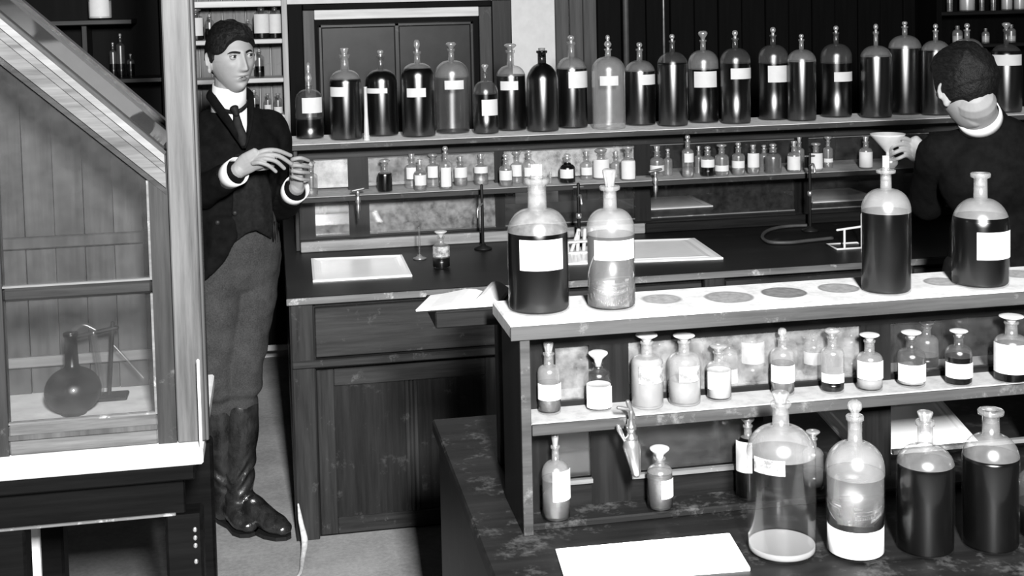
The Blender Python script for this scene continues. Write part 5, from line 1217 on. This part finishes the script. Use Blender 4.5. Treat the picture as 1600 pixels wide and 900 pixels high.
for a, b, c_ in ((s2L, e2L, w2L), (s2R, e2R, w2R)): bd.tube([a, b], [.042, .038], 16, sub=3); bd.tube([b, c_], [.040, .028], 16, sub=3)
for sx_ in (-.09, .09):
    bd.tube([pel+Vector((sx_, 0, -.02)), Vector((base2.x+sx_, base2.y+.01, .50)), Vector((base2.x+sx_, base2.y-.02, .09))], [.075, .053, .036], 18, sub=3)
    bd.tube([Vector((base2.x+sx_, base2.y-.03, .05)), Vector((base2.x+sx_, base2.y+.12, .035))], [.036, .028], 12)
# left hand round the funnel stem: back of the hand towards us, fingers curling left
bd.tube([w2L, m2(1436, 238, 3.95), m2(1422, 226, 3.965)], [(.029, .021), (.038, .018), (.041, .016)], 18, ref=(.4, -.5, 1), sub=4)
for (xa, ya, xb, yb, xc, yc, r) in ((1412, 216, 1398, 218, 1390, 228, .0092), (1410, 225, 1396, 228, 1389, 236, .0094), (1412, 234, 1399, 238, 1391, 243, .0090), (1416, 243, 1405, 247, 1396, 250, .0080)):
    finger(bd, [m2(1426, ya+6, 3.962), m2(xa, ya, 3.945), m2(xb, yb, 3.945), m2(xc, yc, 3.97)], r, r*.75)
finger(bd, [m2(1430, 230, 3.98), m2(1416, 220, 4.00), m2(1402, 220, 4.005), m2(1394, 226, 4.0)], .011, .008)
# right hand
bd.tube([w2R, w2R+Vector((-.05, .05, -.01))], [(.028, .02), (.038, .015)], 16, sub=3)
for k in range(4): finger(bd, [w2R+Vector((-.045, .045+.0*k, .022-.017*k)), w2R+Vector((-.085, .075, .020-.017*k)), w2R+Vector((-.095, .11, .012-.016*k))], .009, .007)
finger(bd, [w2R+Vector((-.03, .03, .02)), w2R+Vector((-.045, .075, .04)), w2R+Vector((-.06, .10, .035))], .011, .008)
remeshed(shifted(bd, po), 'body', 'skin', .0028, pm, 1)
for sgn in (-1, 1):
    o = MB().ball((0, 0, 0), .0118, 16, 12).build('eye', 'eyeball', pm); e = hc2+hrot2 @ (Vector((sgn*.031, -.0778, .0132))*.98)
    o.matrix_local = Matrix.Translation(e-po) @ hrot2.to_4x4()
def hl2(d, p):
    f = -d[1]; h = p.z
    kf = sstep(.066, .074, h-.0*f)
    line = -.078+.045*sstep(.25, .9, abs(d[0]))                      # nape line, higher at the sides
    side = sstep(.12, -.02, f-.16+max(0, -h-.01)*5)*sstep(line-.010, line+.006, h)
    return max(kf, side)
def th2(d): return .010+.012*sstep(-.2, .8, d[2])+.008*sstep(0, .8, d[1])*sstep(-.3, .4, d[2])
h2 = MB(); head(h2, hc2, hrot2, .98, 130, 96, hair_fn(hl2, th2, 11)); shifted(h2, po).build('hair', 'hair', pm)
# collar, slanting with the bent neck
cb = MB(); n = 40; vs = []; fs = []
ax = (hc2+hrot2 @ Vector((0, .02, -.045))-nb_).normalized(); u = Vector((1, 0, 0)); u = (u-ax*u.dot(ax)).normalized(); v_ = ax.cross(u); cc0 = nb_.lerp(m2(1528, 180, 3.43), .78)
for k in range(n):
    a = 2*math.pi*k/n; q = u*math.cos(a)+v_*math.sin(a)
    for r, hgt in ((.066, -.014), (.063, .024), (.060, .024), (.061, -.014)): vs.append(cc0+q*r+ax*hgt-po)
for k in range(n):
    for j in range(4): fs.append((k*4+j, ((k+1) % n)*4+j, ((k+1) % n)*4+(j+1) % 4, k*4+(j+1) % 4))
cb.add(vs, fs, 0, True).build('shirt_collar', 'linen', pm)
j2 = MB()
j2.tube([pel+Vector((0, 0, -.16)), pel, Vector((base2.x, base2.y, 1.16)), m2(1552, 268, 3.46), m2(1548, 222, 3.455), m2(1540, 193, 3.445)], [(.165, .125), (.155, .12), (.145, .11), (.165, .12), (.120, .085), (.070, .066)], 30, ref=(1, 0, 0), sub=5)
for a, b, c_ in ((s2L, e2L, w2L), (s2R, e2R, w2R)):
    j2.tube([m2(1545, 222, 3.45).lerp(a, .25), a.lerp(nb_, .3)+Vector((0, 0, -.01)), a, a.lerp(b, .5), b], [(.06, .055), (.062, .06), (.066, .064), (.060, .058), (.056, .054)], 20, sub=4)
    j2.tube([b, b.lerp(c_, .5), b.lerp(c_, .90)], [(.056, .054), (.050, .048), (.040, .039)], 20, sub=4)
remeshed(shifted(j2, po), 'jacket', 'cloth_black', .008, pm, 3, folds(.007))
t2 = MB()
t2.tube([pel+Vector((0, 0, .05)), pel+Vector((0, 0, -.06))], [(.14, .10), (.165, .115)], 24, ref=(1, 0, 0))
for sx_ in (-.09, .09): t2.tube([pel+Vector((sx_, 0, -.03)), Vector((base2.x+sx_, base2.y+.01, .50)), Vector((base2.x+sx_, base2.y-.02, .07))], [(.088, .092), (.072, .074), (.058, .062)], 22, sub=5)
remeshed(shifted(t2, po), 'trousers', 'cloth_waistcoat', .008, pm, 2, folds(.005))
for sx_ in (-.09, .09):
    sh = MB(); sh.tube([Vector((base2.x+sx_, base2.y-.05, .05)), Vector((base2.x+sx_, base2.y+.02, .06)), Vector((base2.x+sx_, base2.y+.10, .04)), Vector((base2.x+sx_*1.1, base2.y+.17, .032))], [(.042, .045), (.045, .055), (.048, .036), (.036, .026)], 18, ref=(1, 0, 0), sub=4)
    remeshed(shifted(sh, po), 'shoe', 'leather', .006, pm, 2)
# glass funnel and the flask under it
fp = m2(1387, 238, 3.972); R_ = 27/ppm(fp)
fu = tag(empty('glass_funnel', fp), 'white glass funnel held over the bench by the second man', 'funnel')
zt_ = m2(1387, 209, 3.972).z-fp.z
MB().lathe([(.0035, -.045), (.005, -.045), (.006, 0), (.012, .006), (R_*.97, zt_-.006), (R_, zt_), (R_*.96, zt_), (.009, .010), (.0035, .002), (.0035, -.045)], 28).build('cone', 'glass_frost', fu)
fp2 = m2(1392, 263, 3.975)
fk2 = tag(empty('round_flask', fp2), 'small pale round flask under the funnel behind the black bottle stopper', 'flask')
r = 11/ppm(fp2)
MB().lathe([(0, 0), (r*.6, .001)]+[(r*math.cos(math.radians(a)), r*.9+r*.9*math.sin(math.radians(a))) for a in range(-50, 71, 15)]+[(r*.36, r*1.95), (r*.36, r*2.3), (r*.5, r*2.36), (r*.3, r*2.36)], 22).build('glass_body', 'glass_cloudy', fk2)
